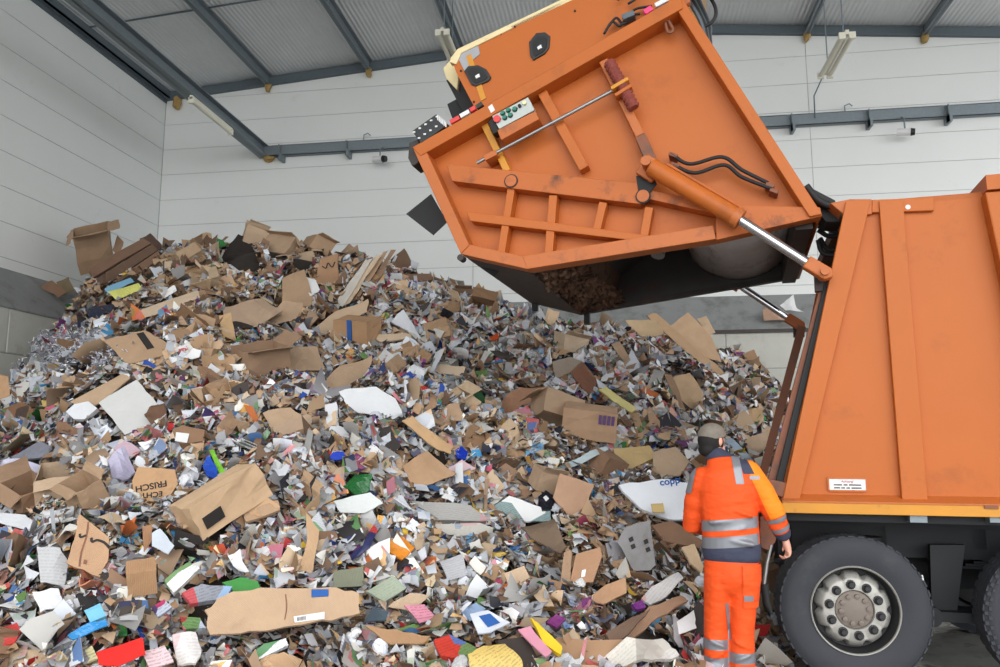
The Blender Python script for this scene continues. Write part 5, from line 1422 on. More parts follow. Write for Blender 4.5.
sheet('bluewhite_pack', 'white wrapper with blue print below the grey board', 'packet', S3(214, 222, 240), [(104, 442), (120, 436), (142, 450), (128, 458)], 'news', .01)
sheet('lilac_film', 'pale lilac film sheet left of the lettered carton', 'film', S3(196, 190, 214), [(108, 460), (126, 450), (134, 468), (124, 484), (112, 478)], 'film', .02, bend=.18)
# --- lower left
o, f = sheet('cardboard_sheet', 'flattened brown carton with a curved arrow mark at lower left', 'cardboard', S3(192, 150, 112), [(79, 513), (110, 537), (107, 562), (100, 577), (67, 563), (74, 540)], thick=.03, bend=.02, k=.7, lift=.3)
sub_stroke(o, f, [(91, 537), (92, 541), (97, 539.5), (104, 542), (109.5, 547.5)], .016, M['ink'], 'curved_mark')
sub_stroke(o, f, [(79.5, 533), (80.5, 536.5), (86, 534.5)], .014, M['ink'], 'curved_mark')
sub_stroke(o, f, [(88, 521), (86, 536), (81, 552), (79, 566)], .010, M['rust'], 'fold_line')
sub_patch(o, f, [(84, 559), (87, 560), (86, 564), (83, 563)], M['rust'], 'stamp')
o = box('cardboard_box', 'small kraft box with dark print below the arrow-marked carton', S3(190, 144, 100), 142, 577, .17, .15, .17, (25, -6, 24), (), lift=.22, amt=.06)
MB().box((.087, -.06, .07), (.094, .05, .13)).build('dark_print', M['ink'], o)
sheet('red_card', 'vivid red sheet at the bottom left', 'paper', S3(232, 34, 26), [(97, 651), (143, 638), (145, 654), (118, 666), (98, 664)], 'plain', .006, bend=.02, lift=.25)
sheet('blue_wrap', 'bright blue strip of film above the red sheet', 'film', S3(60, 150, 214), [(67, 634), (90, 622), (106, 619), (108, 625), (72, 639)], 'film', .01, bend=.08, lift=.2)
sheet('food_carton', 'white and orange food carton at lower left', 'carton', S3(220, 190, 170), [(164, 580), (188, 561), (200, 567), (174, 593)], 'print', .04, lift=.2)
sheet('laundry_pack', 'blue, white and red packet left of the green folder', 'packet', S3(150, 180, 215), [(182, 590), (202, 584), (232, 586), (226, 598), (190, 602)], 'print', .04, lift=.2)
sheet('magenta_pack', 'magenta packet above the red-green packet at lower left', 'packet', S3(180, 50, 100), [(152, 607), (164, 599), (172, 607), (158, 617)], 'print', .02, lift=.2)
sheet('vegetable_pack', 'red and green packet at lower left', 'packet', S3(160, 50, 44), [(180, 616), (200, 618), (206, 627), (184, 630)], 'print', .03, lift=.2)
sheet('paper_bag', 'grey printed paper bag standing at far left', 'bag', S3(190, 190, 192), [(36, 546), (60, 548), (68, 562), (64, 586), (40, 582)], 'news', .02, k=.7, lift=.25, bend=.1)
sheet('booklet', 'dark red booklet at the left frame edge', 'booklet', S3(150, 36, 44), [(-4, 630), (16, 622), (21, 630), (14, 643), (-4, 646)], 'print', .02, lift=.2)
sheet('light_blue_pack', 'light blue and white packet above the blue film strip', 'packet', S3(120, 190, 222), [(84, 610), (100, 603), (106, 616), (90, 622)], 'print', .03, lift=.2)
sheet('yellow_circle_card', 'white card with yellow print left of the red sheet', 'card', S3(230, 220, 170), [(76, 654), (92, 646), (98, 658), (84, 664)], 'print', .01, lift=.2)
sheet('paper_sheet', 'wide white sheet at the left edge above the grey bag', 'paper', WH[1], [(-4, 512), (24, 514), (38, 524), (30, 530), (-4, 522)], 'plain', .005, lift=.2)
sheet('paper_sheet', 'white crumpled tissue sheets right of the grey bag at far left', 'paper', WH[0], [(32, 592), (58, 588), (64, 606), (40, 612)], 'plain', .01, bend=.2, lift=.2)
sheet('white_pack', 'white food bag with red print at the bottom left of centre', 'bag', S3(226, 222, 220), [(172, 636), (196, 632), (202, 650), (196, 664), (178, 662)], 'news', .02, lift=.2, bend=.12)
sheet('pinkwhite_pack', 'pink and white wrapper right of the red sheet', 'packet', S3(226, 196, 200), [(142, 652), (164, 646), (174, 662), (150, 668)], 'print', .01, lift=.2)
sheet('cardboard_sheet', 'brown tongue of cardboard right of the arrow-marked carton', 'cardboard', S3(164, 118, 80), [(142, 526), (152, 524), (152, 540), (144, 552)], thick=.012, k=.7, lift=.2)
sheet('paper_sheet', 'pale grey-blue card right of the brown tongue at lower left', 'paper', S3(206, 214, 224), [(152, 532), (160, 528), (174, 545), (168, 554), (152, 546)], 'plain', .008, lift=.2)
# --- right
sheet('cardboard_sheet', 'huge tan board leaning on the back of the heap at right', 'cardboard', S3(206, 168, 130), [(670, 326), (688, 312), (712, 338), (722, 362), (704, 358)], thick=.02, bend=.01, k=.6, r=15.3, lift=.3)
sheet('cardboard_sheet', 'long tan plank crossing in front of the huge board at right', 'cardboard', S3(196, 158, 118), [(646, 316), (656, 313), (698, 350), (734, 379), (726, 380), (690, 356)], thick=.025, bend=.01, k=.55, r=15.0, lift=.3)
sheet('cardboard_sheet', 'square tan board at the skyline left of the huge board', 'cardboard', S3(208, 176, 134), [(625, 322), (656, 318), (664, 334), (641, 338)], thick=.015, k=.5, r=14.8, lift=.2)
sheet('cardboard_sheet', 'small tan board peeking out behind the huge board', 'cardboard', S3(210, 178, 142), [(697, 318), (706, 316), (716, 332), (708, 336)], thick=.012, k=.6, r=15.8, lift=.1)
sheet('cardboard_scrap', 'torn cardboard scrap lying on the grey capping at right', 'cardboard', S3(190, 150, 124), [(763, 310), (772, 305), (790, 314), (794, 320), (765, 320)], thick=.03, k=.7, r=16.95, lift=.0, bend=.1)
sheet('paper_scrap', 'white torn paper lying on the grey capping at right', 'paper', WH[0], [(780, 305), (793, 295), (797, 308), (803, 312), (786, 310)], 'plain', .008, k=.7, r=17.1, lift=.0, bend=.15)
o, f = sheet('corrugated_box', 'brown box flap with bare ribs right of centre', 'box', S3(136, 102, 78), [(570, 372), (583, 362), (599, 381), (590, 398)], thick=.06, k=.65)
for i in range(7):
    t_ = (i + .5) / 7
    sub_stroke(o, f, [(571 + 12.5 * t_, 373 - 9.5 * t_), (580 + 12 * t_, 385 - 9 * t_), (589 + 9.5 * t_, 396 - 14 * t_)], .022, M['rust'], 'rib', off=.012)
sheet('cardboard_sheet', 'grey-brown folded box side left of the ribbed flap', 'cardboard', S3(164, 148, 132), [(552, 362), (570, 356), (582, 361), (570, 372), (556, 378)], thick=.03)
o = box('cardboard_box', 'kraft box with purple printed bars at right of centre', S3(198, 158, 122), 590, 421, .64, .4, .36, (14, 7, -6), (), amt=.03, lift=.3)
for i in range(4): MB().box((.10 + i * .05, -.225, .20), (.135 + i * .05, -.205, .31)).build('printed_bar', mat('purple_print', S3(96, 70, 120) + (1,), .7) if i == 0 else bpy.data.materials['purple_print'], o)
box('cardboard_box', 'crushed kraft box left of the purple-barred box', kr(0), 557, 409, .56, .36, .3, (-10, 14, 24), (1, 3), amt=.2, lift=.2)
sheet('cardboard_sheet', 'red-brown cardboard wrap left of the crushed box', 'cardboard', S3(176, 126, 92), [(498, 402), (520, 386), (548, 386), (549, 398), (526, 404), (506, 418)], bend=.1)
sheet('paper_stack', 'stack of yellowish kraft sheets above the white lettered board', 'paper', S3(206, 176, 116), [(613, 449), (650, 445), (656, 457), (624, 472), (616, 462)], thick=.10, bend=.03)
sheet('blue_strip', 'long white strip with a bright blue end at right of centre', 'packaging', S3(196, 210, 214), [(545, 471), (606, 445), (610, 449), (551, 476)], 'plain', .012)
sheet('blue_card', 'bright blue card at the end of the long white strip', 'card', S3(70, 170, 214), [(544, 472), (554, 467), (558, 472), (549, 477)], 'plain', .012, lift=.16)
box('cardboard_box', 'brown box left of the yellowish kraft sheets', S3(146, 110, 82), 606, 465, .32, .26, .26, (25, 12, 40), (), amt=.08, lift=.2)
sheet('yellow_pack', 'white and yellow long packet right of the ribbed flap', 'packet', S3(232, 220, 150), [(599, 389), (606, 387), (636, 408), (631, 413)], 'plain', .03)
sheet('blue_board', 'pale blue board leaning behind the worker', 'board', S3(178, 198, 216), [(720, 436), (727, 432), (764, 468), (758, 475)], 'plain', .015, lift=.3)
sheet('cardboard_sheet', 'square tan card right of the worker above the truck edge', 'cardboard', S3(206, 168, 122), [(748, 409), (762, 408), (764, 421), (750, 422)], k=.6)
sheet('orange_bag', 'orange plastic bag near the skyline left of the hopper', 'bag', S3(232, 100, 50), [(488, 340), (494, 334), (504, 331), (508, 336), (496, 342)], 'film', .03, bend=.15)
sheet('cardboard_sheet', 'pale tan flap under the hopper at the skyline', 'cardboard', S3(214, 182, 144), [(543, 322), (548, 309), (560, 312), (553, 330)], k=.6, r=14.2)
sheet('cardboard_sheet', 'dark ochre flat sheet left of the pale flap under the hopper', 'cardboard', S3(150, 108, 60), [(514, 308), (536, 310), (540, 315), (516, 314)], thick=.03, r=14.3)
box('cardboard_box', 'kraft box near the pale flap below the hopper', kr(4), 572, 344, .4, .3, .26, (15, 10, 20), (0, 2))
sheet('cardboard_sheet', 'brown plank standing below the square tan board', 'cardboard', kr(0), [(612, 342), (620, 340), (640, 376), (634, 384)], thick=.02, k=.6)
sheet('cardboard_sheet', 'tan torn panel in the drift of white paper at right', 'cardboard', S3(206, 172, 132), [(672, 376), (690, 372), (704, 394), (694, 412), (682, 404)], k=.6)
sheet('cardboard_sheet', 'brown board strip at right beside the white paper drift', 'cardboard', kr(3), [(664, 372), (672, 374), (686, 410), (680, 414)], thick=.02, k=.6)
sheet('cardboard_sheet', 'brown panel tucked behind the truck edge at right', 'cardboard', kr(2), [(745, 440), (768, 430), (774, 440), (752, 462)], k=.5)
sheet('cardboard_sheet', 'wide kraft sheet above the shoulder of the worker', 'cardboard', kr(2), [(652, 452), (676, 446), (690, 462), (680, 476), (654, 474)], thick=.02, lift=.2)
sheet('cardboard_sheet', 'square brown board with a round hole above the grey die-cut sheet', 'cardboard', S3(190, 148, 116), [(553, 498), (560, 473), (594, 484), (586, 508), (570, 517)], thick=.015, bend=.02, k=.65, lift=.25)
o, f = sheet('white_board', 'white board with blue lettering left of the worker', 'board', S3(236, 240, 246), [(618, 485), (662, 479), (690, 482), (692, 520), (668, 519), (640, 508)], 'plain', .03, bend=.01, k=.5, lift=.25)
sub_text(o, f, 'copp', (661, 485), (681, 482), M['ink_blue'], off=.012, shear=.2)
box('cardboard_box', 'small kraft box left of the holed brown board', kr(0), 547, 479, .26, .2, .2, (20, 15, 20), (0, 1), lift=.2)
o, f = sheet('black_tub', 'black tub with a white dot below the small kraft box', 'tub', S3(36, 36, 44), [(538, 497), (546, 490), (554, 496), (553, 508), (542, 510)], 'film', .1, bend=.02, lift=.2)
sub_patch(o, f, [(543, 497), (546, 495), (549, 498), (546, 501)], M['white'], 'white_dot')
o, f = sheet('die_cut_sheet', 'large grey die-cut card sheet left of the worker', 'cardboard', S3(140, 138, 140), [(618, 542), (626, 526), (650, 520), (656, 564), (650, 570), (634, 571)], thick=.012, bend=.02, k=.7, lift=.3)
for (cx, cy) in ((646, 541), (648, 549), (631, 539), (633, 546)): sub_patch(o, f, [(cx - 2.5, cy - 1), (cx + 1.5, cy - 3), (cx + 3, cy + 1), (cx - 1, cy + 3)], M['ink'], 'cut_out', off=.014)
o, f = sheet('kraft_carton', 'upright brown carton with printed marks left of the die-cut sheet', 'box', S3(176, 132, 96), [(570, 582), (576, 554), (600, 547), (602, 556), (593, 582)], thick=.12, bend=.01, k=.75, lift=.3)
sub_patch(o, f, [(582, 570), (586, 569), (585, 576), (581, 577)], M['white'], 'printed_mark')
sheet('cardboard_sheet', 'brown upright panel just left of the upright carton', 'cardboard', kr(3), [(560, 584), (564, 552), (572, 550), (570, 584)], thick=.03, k=.75, lift=.25)
sheet('newspaper', 'curled grey paper bundle right of the lower middle', 'newspaper', S3(200, 198, 196), [(640, 600), (652, 586), (678, 572), (682, 580), (668, 594), (650, 604)], 'news', .02, lift=.25, bend=.1)
sheet('cardboard_sheet', 'wide brown curved sheet at lower right of centre', 'cardboard', S3(186, 142, 104), [(588, 596), (606, 584), (626, 578), (627, 592), (604, 604)], thick=.012, lift=.25, bend=.06)
sheet('cardboard_sheet', 'long brown slab in the layered boards near the worker', 'cardboard', S3(150, 114, 86), [(622, 630), (650, 606), (684, 592), (690, 598), (660, 616), (630, 640)], thick=.03, lift=.25)
sheet('cardboard_sheet', 'dark brown slab just below the long brown slab', 'cardboard', S3(110, 84, 66), [(606, 632), (640, 612), (652, 606), (628, 634), (612, 642)], thick=.03, lift=.22)
sheet('crisp_bag', 'white and yellow bag lying at the bottom right of centre', 'bag', S3(240, 200, 40), [(531, 617), (538, 622), (562, 646), (561, 654), (544, 642)], 'plain', .03, lift=.25)
sheet('plastic_bag', 'purple bag end at lower right of centre', 'bag', S3(110, 50, 120), [(632, 604), (642, 600), (646, 607), (636, 610)], 'film', .03, lift=.25)
sheet('purple_pack', 'purple oval packet left of the yellow bag', 'packet', S3(130, 60, 120), [(546, 622), (556, 614), (566, 618), (556, 628)], 'film', .02, lift=.22)
sheet('paper_sheet', 'clean white folded sheet by the left knee of the worker', 'paper', WH[0], [(672, 624), (694, 610), (696, 628), (678, 634)], 'plain', .006, lift=.2)
sheet('paper_sheet', 'white crumpled wrapping left of the lower legs of the worker', 'paper', S3(222, 216, 206), [(604, 650), (628, 634), (664, 636), (682, 652), (650, 662), (620, 660)], 'news', .03, bend=.2, lift=.2)
sheet('cardboard_sheet', 'brown card box side near the bundle of printed sheets right of centre', 'cardboard', kr(2), [(504, 574), (524, 566), (530, 578), (510, 588)], thick=.05, k=.6, lift=.2)
sheet('art_print', 'teal and grey printed sheet at right of centre', 'paper', S3(150, 172, 172), [(490, 506), (510, 496), (550, 510), (552, 520), (520, 520)], 'print', .02, lift=.2)
sheet('cardboard_sheet', 'dark brown cave-like folded sheet under the teal printed sheet', 'cardboard', S3(120, 98, 78), [(520, 524), (554, 516), (566, 546), (560, 552), (530, 536)], thick=.02, bend=.12, lift=.2)
sheet('bouquet_pack', 'yellow packet with red and blue patches at the bottom edge right of centre', 'packet', S3(220, 190, 110), [(468, 656), (484, 645), (504, 643), (522, 660), (524, 670), (470, 670)], 'print', .03, lift=.2)
sheet('pink_wrap', 'pink wrapper left of the yellow bag', 'packet', S3(220, 150, 170), [(518, 630), (530, 626), (552, 652), (546, 658)], 'plain', .012, lift=.2)
sheet('brown_board', 'brown board with a green stamp left of the worker above the die-cut sheet', 'cardboard', S3(140, 104, 78), [(652, 524), (672, 519), (702, 540), (700, 548), (664, 540)], thick=.03, lift=.2)
sheet('cardboard_sheet', 'tan flap left of the waist of the worker', 'cardboard', S3(214, 182, 144), [(682, 546), (694, 544), (704, 566), (702, 574), (690, 562)], thick=.02, lift=.2)
sheet('ochre_card', 'small ochre card on the white lettered board', 'card', S3(206, 178, 120), [(651, 504), (663, 503), (665, 512), (653, 512)], 'plain', .01, lift=.34)

# ------------------------------------------------------------------ loose litter: too many small scraps to count
NL = 125000
u1 = RS.random(NL)
pxs = -60 + RS.random(NL) * 860
th = np.array([0.0] * NL)
azs = np.interp(pxs, np.linspace(-100, 1050, 60), [az(p) for p in np.linspace(-100, 1050, 60)])
rt, rc = np.interp(azs, tth, trr), np.interp(azs, cth, crr)
rr = rt - .25 + (rc + .5 - rt) * (u1 ** .85)
x, y = rr * np.sin(azs), rr * np.cos(azs)
z = H(x, y)
P = np.stack([x, y, z], -1)
ok = (y < YR - .12) & (x > np.where(z > zbt + .35, XL + .2, XR + .1))
P = P[ok]; rr = rr[ok]; NL = len(P)
px, py = project(P)
cov = covered(px, py)
nrm = normal_at(P[:, 0], P[:, 1])
P = P + nrm * RS.normal(-.01, .055, NL)[:, None] - nrm * np.where(cov, .16, 0.0)[:, None]
P[:, 2] = np.maximum(P[:, 2], .01)
def field(k, f): # slowly varying lie of the sheets, so that neighbours stack like shingles
    return np.sin(P[:, 0] * f + 3.1 * k + 1.5 * np.sin(P[:, 1] * f * .8 + k)) * np.cos(P[:, 1] * f * 1.1 - 1.7 * k + 1.2 * np.sin(P[:, 0] * f * .6))
fld = np.stack([field(1, 2.3), field(2, 2.0), .4 * field(3, 2.6)], -1)
n = nrm + .5 * fld + RS.normal(0, .30, (NL, 3)); n /= np.linalg.norm(n, axis=1, keepdims=True)
tv = RS.normal(0, .8, (NL, 3)) + np.stack([field(4, 1.5), field(5, 1.7), field(6, 1.9)], -1) * 1.6; u = np.cross(n, tv); u /= np.linalg.norm(u, axis=1, keepdims=True); w = np.cross(n, u)
size = np.exp(RS.normal(math.log(.043), .5, NL)) * np.clip(.55 + rr / 14, .75, 1.5)
asp = RS.uniform(.35, 1.0, NL); strip = RS.random(NL) < .18
asp = np.where(strip, RS.uniform(.08, .2, NL), asp); size = np.where(strip, size * 1.7, size)
size = np.minimum(size, .20)
curl = RS.normal(0, .5, NL) * size; twist = RS.normal(0, .25, NL) * size
V = np.zeros((NL, 9, 3)); UV = np.zeros((NL, 9, 3))
offs = RS.random((NL, 2)) * 100
k = 0
for a in (-1, 0, 1):
    for b_ in (-1, 0, 1):
        jit = RS.normal(0, .11, (NL, 3)) * size[:, None] * np.array([1, 1, 1])
        h = curl * (a * a) + twist * a * b_ + RS.normal(0, .10, NL) * size * asp
        V[:, k] = P + u * (a * size)[:, None] + w * (b_ * size * asp)[:, None] + n * h[:, None] + jit * .8 * np.where(strip, .25, 1.0)[:, None]
        UV[:, k, 0] = offs[:, 0] + a * size * 4; UV[:, k, 1] = offs[:, 1] + b_ * size * asp * 4
        k += 1
V[:, :, 2] = np.maximum(V[:, :, 2], .004)
vx, vy = project(V.reshape(-1, 3))
ero = MASK[0].copy()
for (dx_, dy_) in ((3, 0), (-3, 0), (0, 3), (0, -2)): ero &= np.roll(np.roll(MASK[0], dx_, 1), dy_, 0)
bad = ero[np.clip(np.round(vy).astype(int), 0, 699), np.clip(np.round(vx).astype(int) + 80, 0, 1099)].reshape(NL, 9).any(1)   # nothing lies on top of the big pieces
keep_ = ~bad
V, UV, px, py, NL = V[keep_], UV[keep_], px[keep_], py[keep_], int(keep_.sum())
q = np.array([[0, 1, 4, 3], [1, 2, 5, 4], [3, 4, 7, 6], [4, 5, 8, 7]])
F = (np.arange(NL)[:, None, None] * 9 + q[None]).reshape(-1, 4)
kf = kraftness(px, py)
pick = RS.random(NL)
def choose(pal): return np.array(pal)[RS.integers(0, len(pal), NL)]
cK, cW, cG, cC, cD = choose(KR), choose(WH), choose(GR), choose(CC), choose(DK)
rest = 1 - kf
colr = np.where((pick < kf)[:, None], cK, np.where((pick < kf + rest * .52)[:, None], cW, np.where((pick < kf + rest * .78)[:, None], cG, np.where((pick < kf + rest * .87)[:, None], cC, cD))))  # dark share: dark paper, and painted shade for gaps between scraps
colr = colr * RS.uniform(.6, 1.06, (NL, 1))
prt = np.where((pick > kf) & (RS.random(NL) < .55), RS.uniform(.3, .9, NL), 0)
col4 = np.concatenate([np.clip(colr, 0, 1), np.ones((NL, 1))], 1)
lit = fast_mesh('paper_litter', V.reshape(-1, 3), F, M['litter'], None, np.repeat(col4, 9, 0), UV.reshape(-1, 3), np.repeat(prt, 9))
lit['kind'] = 'stuff'; lit['label'] = 'countless small torn scraps of paper and cardboard covering the heap'; lit['category'] = 'litter'
# shredded office paper by the left block wall: fine curled ribbons
NS = 9000
sp = [hit(72 + RS.normal(0, 17), 356 + RS.normal(0, 9)) for _ in range(160)]
cen = np.array([tuple(s_) for s_ in sp])[RS.integers(0, 160, NS)] + RS.normal(0, .07, (NS, 3)) + np.array([0.03, -.06, .03])
cen[:, 0] = np.maximum(cen[:, 0], XR + .08)
dirs = RS.normal(0, 1, (NS, 3)); dirs /= np.linalg.norm(dirs, axis=1, keepdims=True)
sd = np.cross(dirs, RS.normal(0, 1, (NS, 3))); sd /= np.linalg.norm(sd, axis=1, keepdims=True)
up2 = np.cross(dirs, sd); VS = np.zeros((NS, 8, 3))
for i, t in enumerate((-1.5, -.5, .5, 1.5)):
    c_ = cen + dirs * (t * .022) + up2 * (.014 * math.sin(t * 2.1)) + RS.normal(0, .006, (NS, 3))
    VS[:, 2*i] = c_ - sd * .007; VS[:, 2*i + 1] = c_ + sd * .007
FS_ = (np.arange(NS)[:, None, None] * 8 + np.array([[0, 1, 3, 2], [2, 3, 5, 4], [4, 5, 7, 6]])[None]).reshape(-1, 4)
cs = np.concatenate([np.array([S3(205, 206, 214), S3(180, 182, 196), S3(228, 228, 232), S3(130, 132, 146)])[RS.integers(0, 4, NS)], np.ones((NS, 1))], 1)
shr_ = fast_mesh('shredded_paper', VS.reshape(-1, 3), FS_, M['litter'], None, np.repeat(cs, 8, 0), np.zeros((NS * 8, 3)), np.zeros(NS * 8))
shr_['kind'] = 'stuff'; shr_['label'] = 'drift of grey-white shredded paper beside the left block wall'; shr_['category'] = 'shreds'

# ------------------------------------------------------------------ larger loose pieces, each an object of its own
def grid_mesh(name, nx, ny, asp, rg, folds, curl, noise_amt, thick, mats, tear=.08, edge_mat=False):
    bm = bmesh.new(); vs_ = {}
    for i in range(nx + 1):
        for j in range(ny + 1):
            x_, y_ = i / nx - .5, (j / ny - .5) * asp
            if i in (0, nx): x_ += rg.uniform(-tear, tear)
            if j in (0, ny): y_ += rg.uniform(-tear, tear)
            vs_[i, j] = bm.verts.new((x_, y_, 0))
    for i in range(nx):
        for j in range(ny): bm.faces.new((vs_[i, j], vs_[i + 1, j], vs_[i + 1, j + 1], vs_[i, j + 1]))
    a = rg.uniform(0, 6.28); ca, sa = math.cos(a), math.sin(a)
    for v_ in bm.verts:
        s_ = v_.co.x * ca + v_.co.y * sa
        v_.co.z = curl * s_ * s_ * 2 + rg.uniform(-1, 1) * noise_amt
    for _ in range(folds):
        a = rg.uniform(0, 6.28); d_ = Vector((math.cos(a), math.sin(a), 0)); c_ = rg.uniform(-.2, .2); ang = rg.uniform(.3, 1.5) * rg.choice((-1, 1))
        axis = Vector((-d_.y, d_.x, 0)); R_ = Matrix.Rotation(ang, 3, axis)
        for v_ in bm.verts:
            s_ = v_.co.dot(d_) - c_
            if s_ > 0:
                base = v_.co - d_ * s_; v_.co = base + R_ @ (d_ * s_)
    if thick:
        bm.normal_update(); nf = len(bm.faces)
        bmesh.ops.solidify(bm, geom=bm.faces[:], thickness=thick)
    me = bpy.data.meshes.new(name); bm.to_mesh(me); bm.free()
    for m_ in mats: me.materials.append(m_)
    return me
def crumple_mesh(name, rg, m_, flat=.6):
    bm = bmesh.new(); bmesh.ops.create_icosphere(bm, subdivisions=3, radius=.5)
    dirs_ = [Vector((rg.gauss(0, 1), rg.gauss(0, 1), rg.gauss(0, 1))).normalized() for _ in range(16)]
    for v_ in bm.verts:
        d_ = v_.co.normalized(); f_ = 1.0
        for i, e in enumerate(dirs_):
            c_ = d_.dot(e); f_ = min(f_, (.62 + .25 * ((i * 37) % 10) / 10) / max(c_, .2))
        v_.co = d_ * .5 * (f_ + rg.uniform(-.07, .07)); v_.co.z *= flat
    me = bpy.data.meshes.new(name); bm.to_mesh(me); bm.free(); me.materials.append(m_)
    return me
def stack_mesh(name, rg, m_, nsh, asp):
    """a slipped pile of sheets with their edges showing"""
    q = MB(); ca = rg.uniform(-.5, .5); nx = 4
    for k in range(nsh):
        dx, dy, rz = rg.gauss(0, .05), rg.gauss(0, .05), rg.gauss(0, .10); cu = ca + rg.gauss(0, .10); sx = rg.uniform(.8, 1.05); b0 = len(q.v)
        for i in range(nx + 1):
            for j in (-.5, .5):
                x_, y_ = (i / nx - .5) * sx, j * asp * sx
                X_, Y_ = x_ * math.cos(rz) - y_ * math.sin(rz) + dx, x_ * math.sin(rz) + y_ * math.cos(rz) + dy
                q.v.append((X_, Y_, (k - nsh / 2) * .035 + cu * x_ * x_ + rg.uniform(-.01, .01)))
        for i in range(nx): q.face([b0 + 2*i, b0 + 2*i + 1, b0 + 2*i + 3, b0 + 2*i + 2])
    o_ = q.build(name, m_, None, fix=False); me = o_.data
    COL.objects.unlink(o_); bpy.data.objects.remove(o_)
    bm = bmesh.new(); bm.from_mesh(me); bmesh.ops.solidify(bm, geom=bm.faces[:], thickness=.008); bm.to_mesh(me); bm.free()
    return me
rg = random.Random(21)
VAR = {
 'cardboard_piece': [grid_mesh('cardboard_piece', 4, 3, rg.uniform(.45, .95), rg, rg.choice((0, 1, 1, 2)), rg.uniform(-.15, .15), .012, .016, [M['w_card']], .10) for _ in range(16)],
 'crushed_box': [box_mesh('crushed_box', 1, rg.uniform(.6, .9), rg.uniform(.35, .8), rg.sample(range(4), rg.choice((1, 2, 3))), rg, .35, .02) for _ in range(12)],
 'paper_piece': [grid_mesh('paper_piece', 5, 4, rg.uniform(.6, .9), rg, rg.choice((0, 1, 2)), rg.uniform(-.35, .35), .03, 0, [M['w_plain']], .04) for _ in range(14)],
 'newspaper_piece': [grid_mesh('newspaper_piece', 5, 4, rg.uniform(.6, .9), rg, rg.choice((0, 1, 1)), rg.uniform(-.3, .3), .02, rg.choice((.008, .03)), [M['w_news']], .03) for _ in range(14)],
 'paper_bundle': [stack_mesh('paper_bundle', rg, M['w_news'], rg.randint(5, 9), rg.uniform(.5, .8)) for _ in range(10)],
 'board_bundle': [stack_mesh('board_bundle', rg, M['w_card'], rg.randint(3, 6), rg.uniform(.4, .8)) for _ in range(10)],
 'magazine': [grid_mesh('magazine', 5, 3, rg.uniform(.6, .78), rg, rg.choice((0, 0, 1)), rg.uniform(-.35, .35), .006, rg.uniform(.03, .06), [M['w_print']], .0) for _ in range(12)],
 'printed_pack': [box_mesh('printed_pack', 1, rg.uniform(.5, .8), rg.uniform(.12, .3), rg.sample(range(4), rg.choice((0, 1, 2))), rg, .3, .015, 'w_print') for _ in range(12)],
 'crumpled_paper': [crumple_mesh('crumpled_paper', rg, M['w_plain']) for _ in range(8)],
 'film_piece': [crumple_mesh('film_piece', rg, M['w_film'], .35) for _ in range(6)],
}
INFO = {
 'cardboard_piece': ('torn %s cardboard piece lying', 'cardboard', 'loose cardboard pieces', 300, (.18, .48)),
 'crushed_box': ('crushed open %s carton lying', 'box', 'crushed cartons', 46, (.2, .36)),
 'paper_piece': ('loose %s paper sheet lying', 'paper', 'loose white sheets', 300, (.13, .30)),
 'newspaper_piece': ('%s newspaper sheet lying', 'newspaper', 'newspapers and leaflets', 230, (.15, .34)),
 'paper_bundle': ('slipped bundle of %s sheets lying', 'paper', 'slipped paper bundles', 130, (.18, .36)),
 'board_bundle': ('slipped bundle of %s boards lying', 'cardboard', 'slipped board bundles', 90, (.22, .42)),
 'magazine': ('curled %s printed magazine lying', 'magazine', 'printed magazines', 190, (.16, .27)),
 'printed_pack': ('flattened %s printed packet lying', 'packet', 'printed packets', 190, (.09, .2)),
 'crumpled_paper': ('crumpled ball of %s paper lying', 'paper', 'crumpled paper balls', 260, (.07, .18)),
 'film_piece': ('crumpled %s plastic wrapper lying', 'wrapper', 'plastic wrappers', 60, (.08, .18)),
}
TEST = np.array([(0, 0)] + [(f_ * math.cos(a_), f_ * math.sin(a_)) for f_ in (.6, 1.15) for a_ in np.arange(0, 6.2, math.pi / 4)]).T
NAMES = {}
for pal, nm in ((KR, ('tan brown', 'mid brown', 'light tan', 'chestnut brown', 'pale sandy', 'dark brown', 'plain brown', 'deep brown')), (WH, ('bright white', 'cool white', 'pale grey', 'creamy white', 'blue grey', 'bluish white')),
                (GR, ('mid grey', 'dull grey', 'warm grey', 'dark grey', 'silver grey')), (CC, ('red', 'blue', 'green', 'yellow', 'purple', 'orange', 'sky blue', 'pink', 'navy', 'cream', 'olive green')), (DK, ('black', 'sooty brown', 'slate', 'umber'))):
    for c_, n_ in zip(pal, nm): NAMES[c_] = n_
def where(px_, py_):
    v_ = 'near the skyline' if py_ < 320 else ('on the upper slope' if py_ < 400 else ('on the middle slope' if py_ < 490 else ('on the lower slope' if py_ < 580 else 'by the foot')))
    h_ = ('at far left', 'left of middle', 'at the middle', 'right of middle', 'at far right')[int(min(max(px_, 0), 789) // 158)]
    return v_ + ' ' + h_
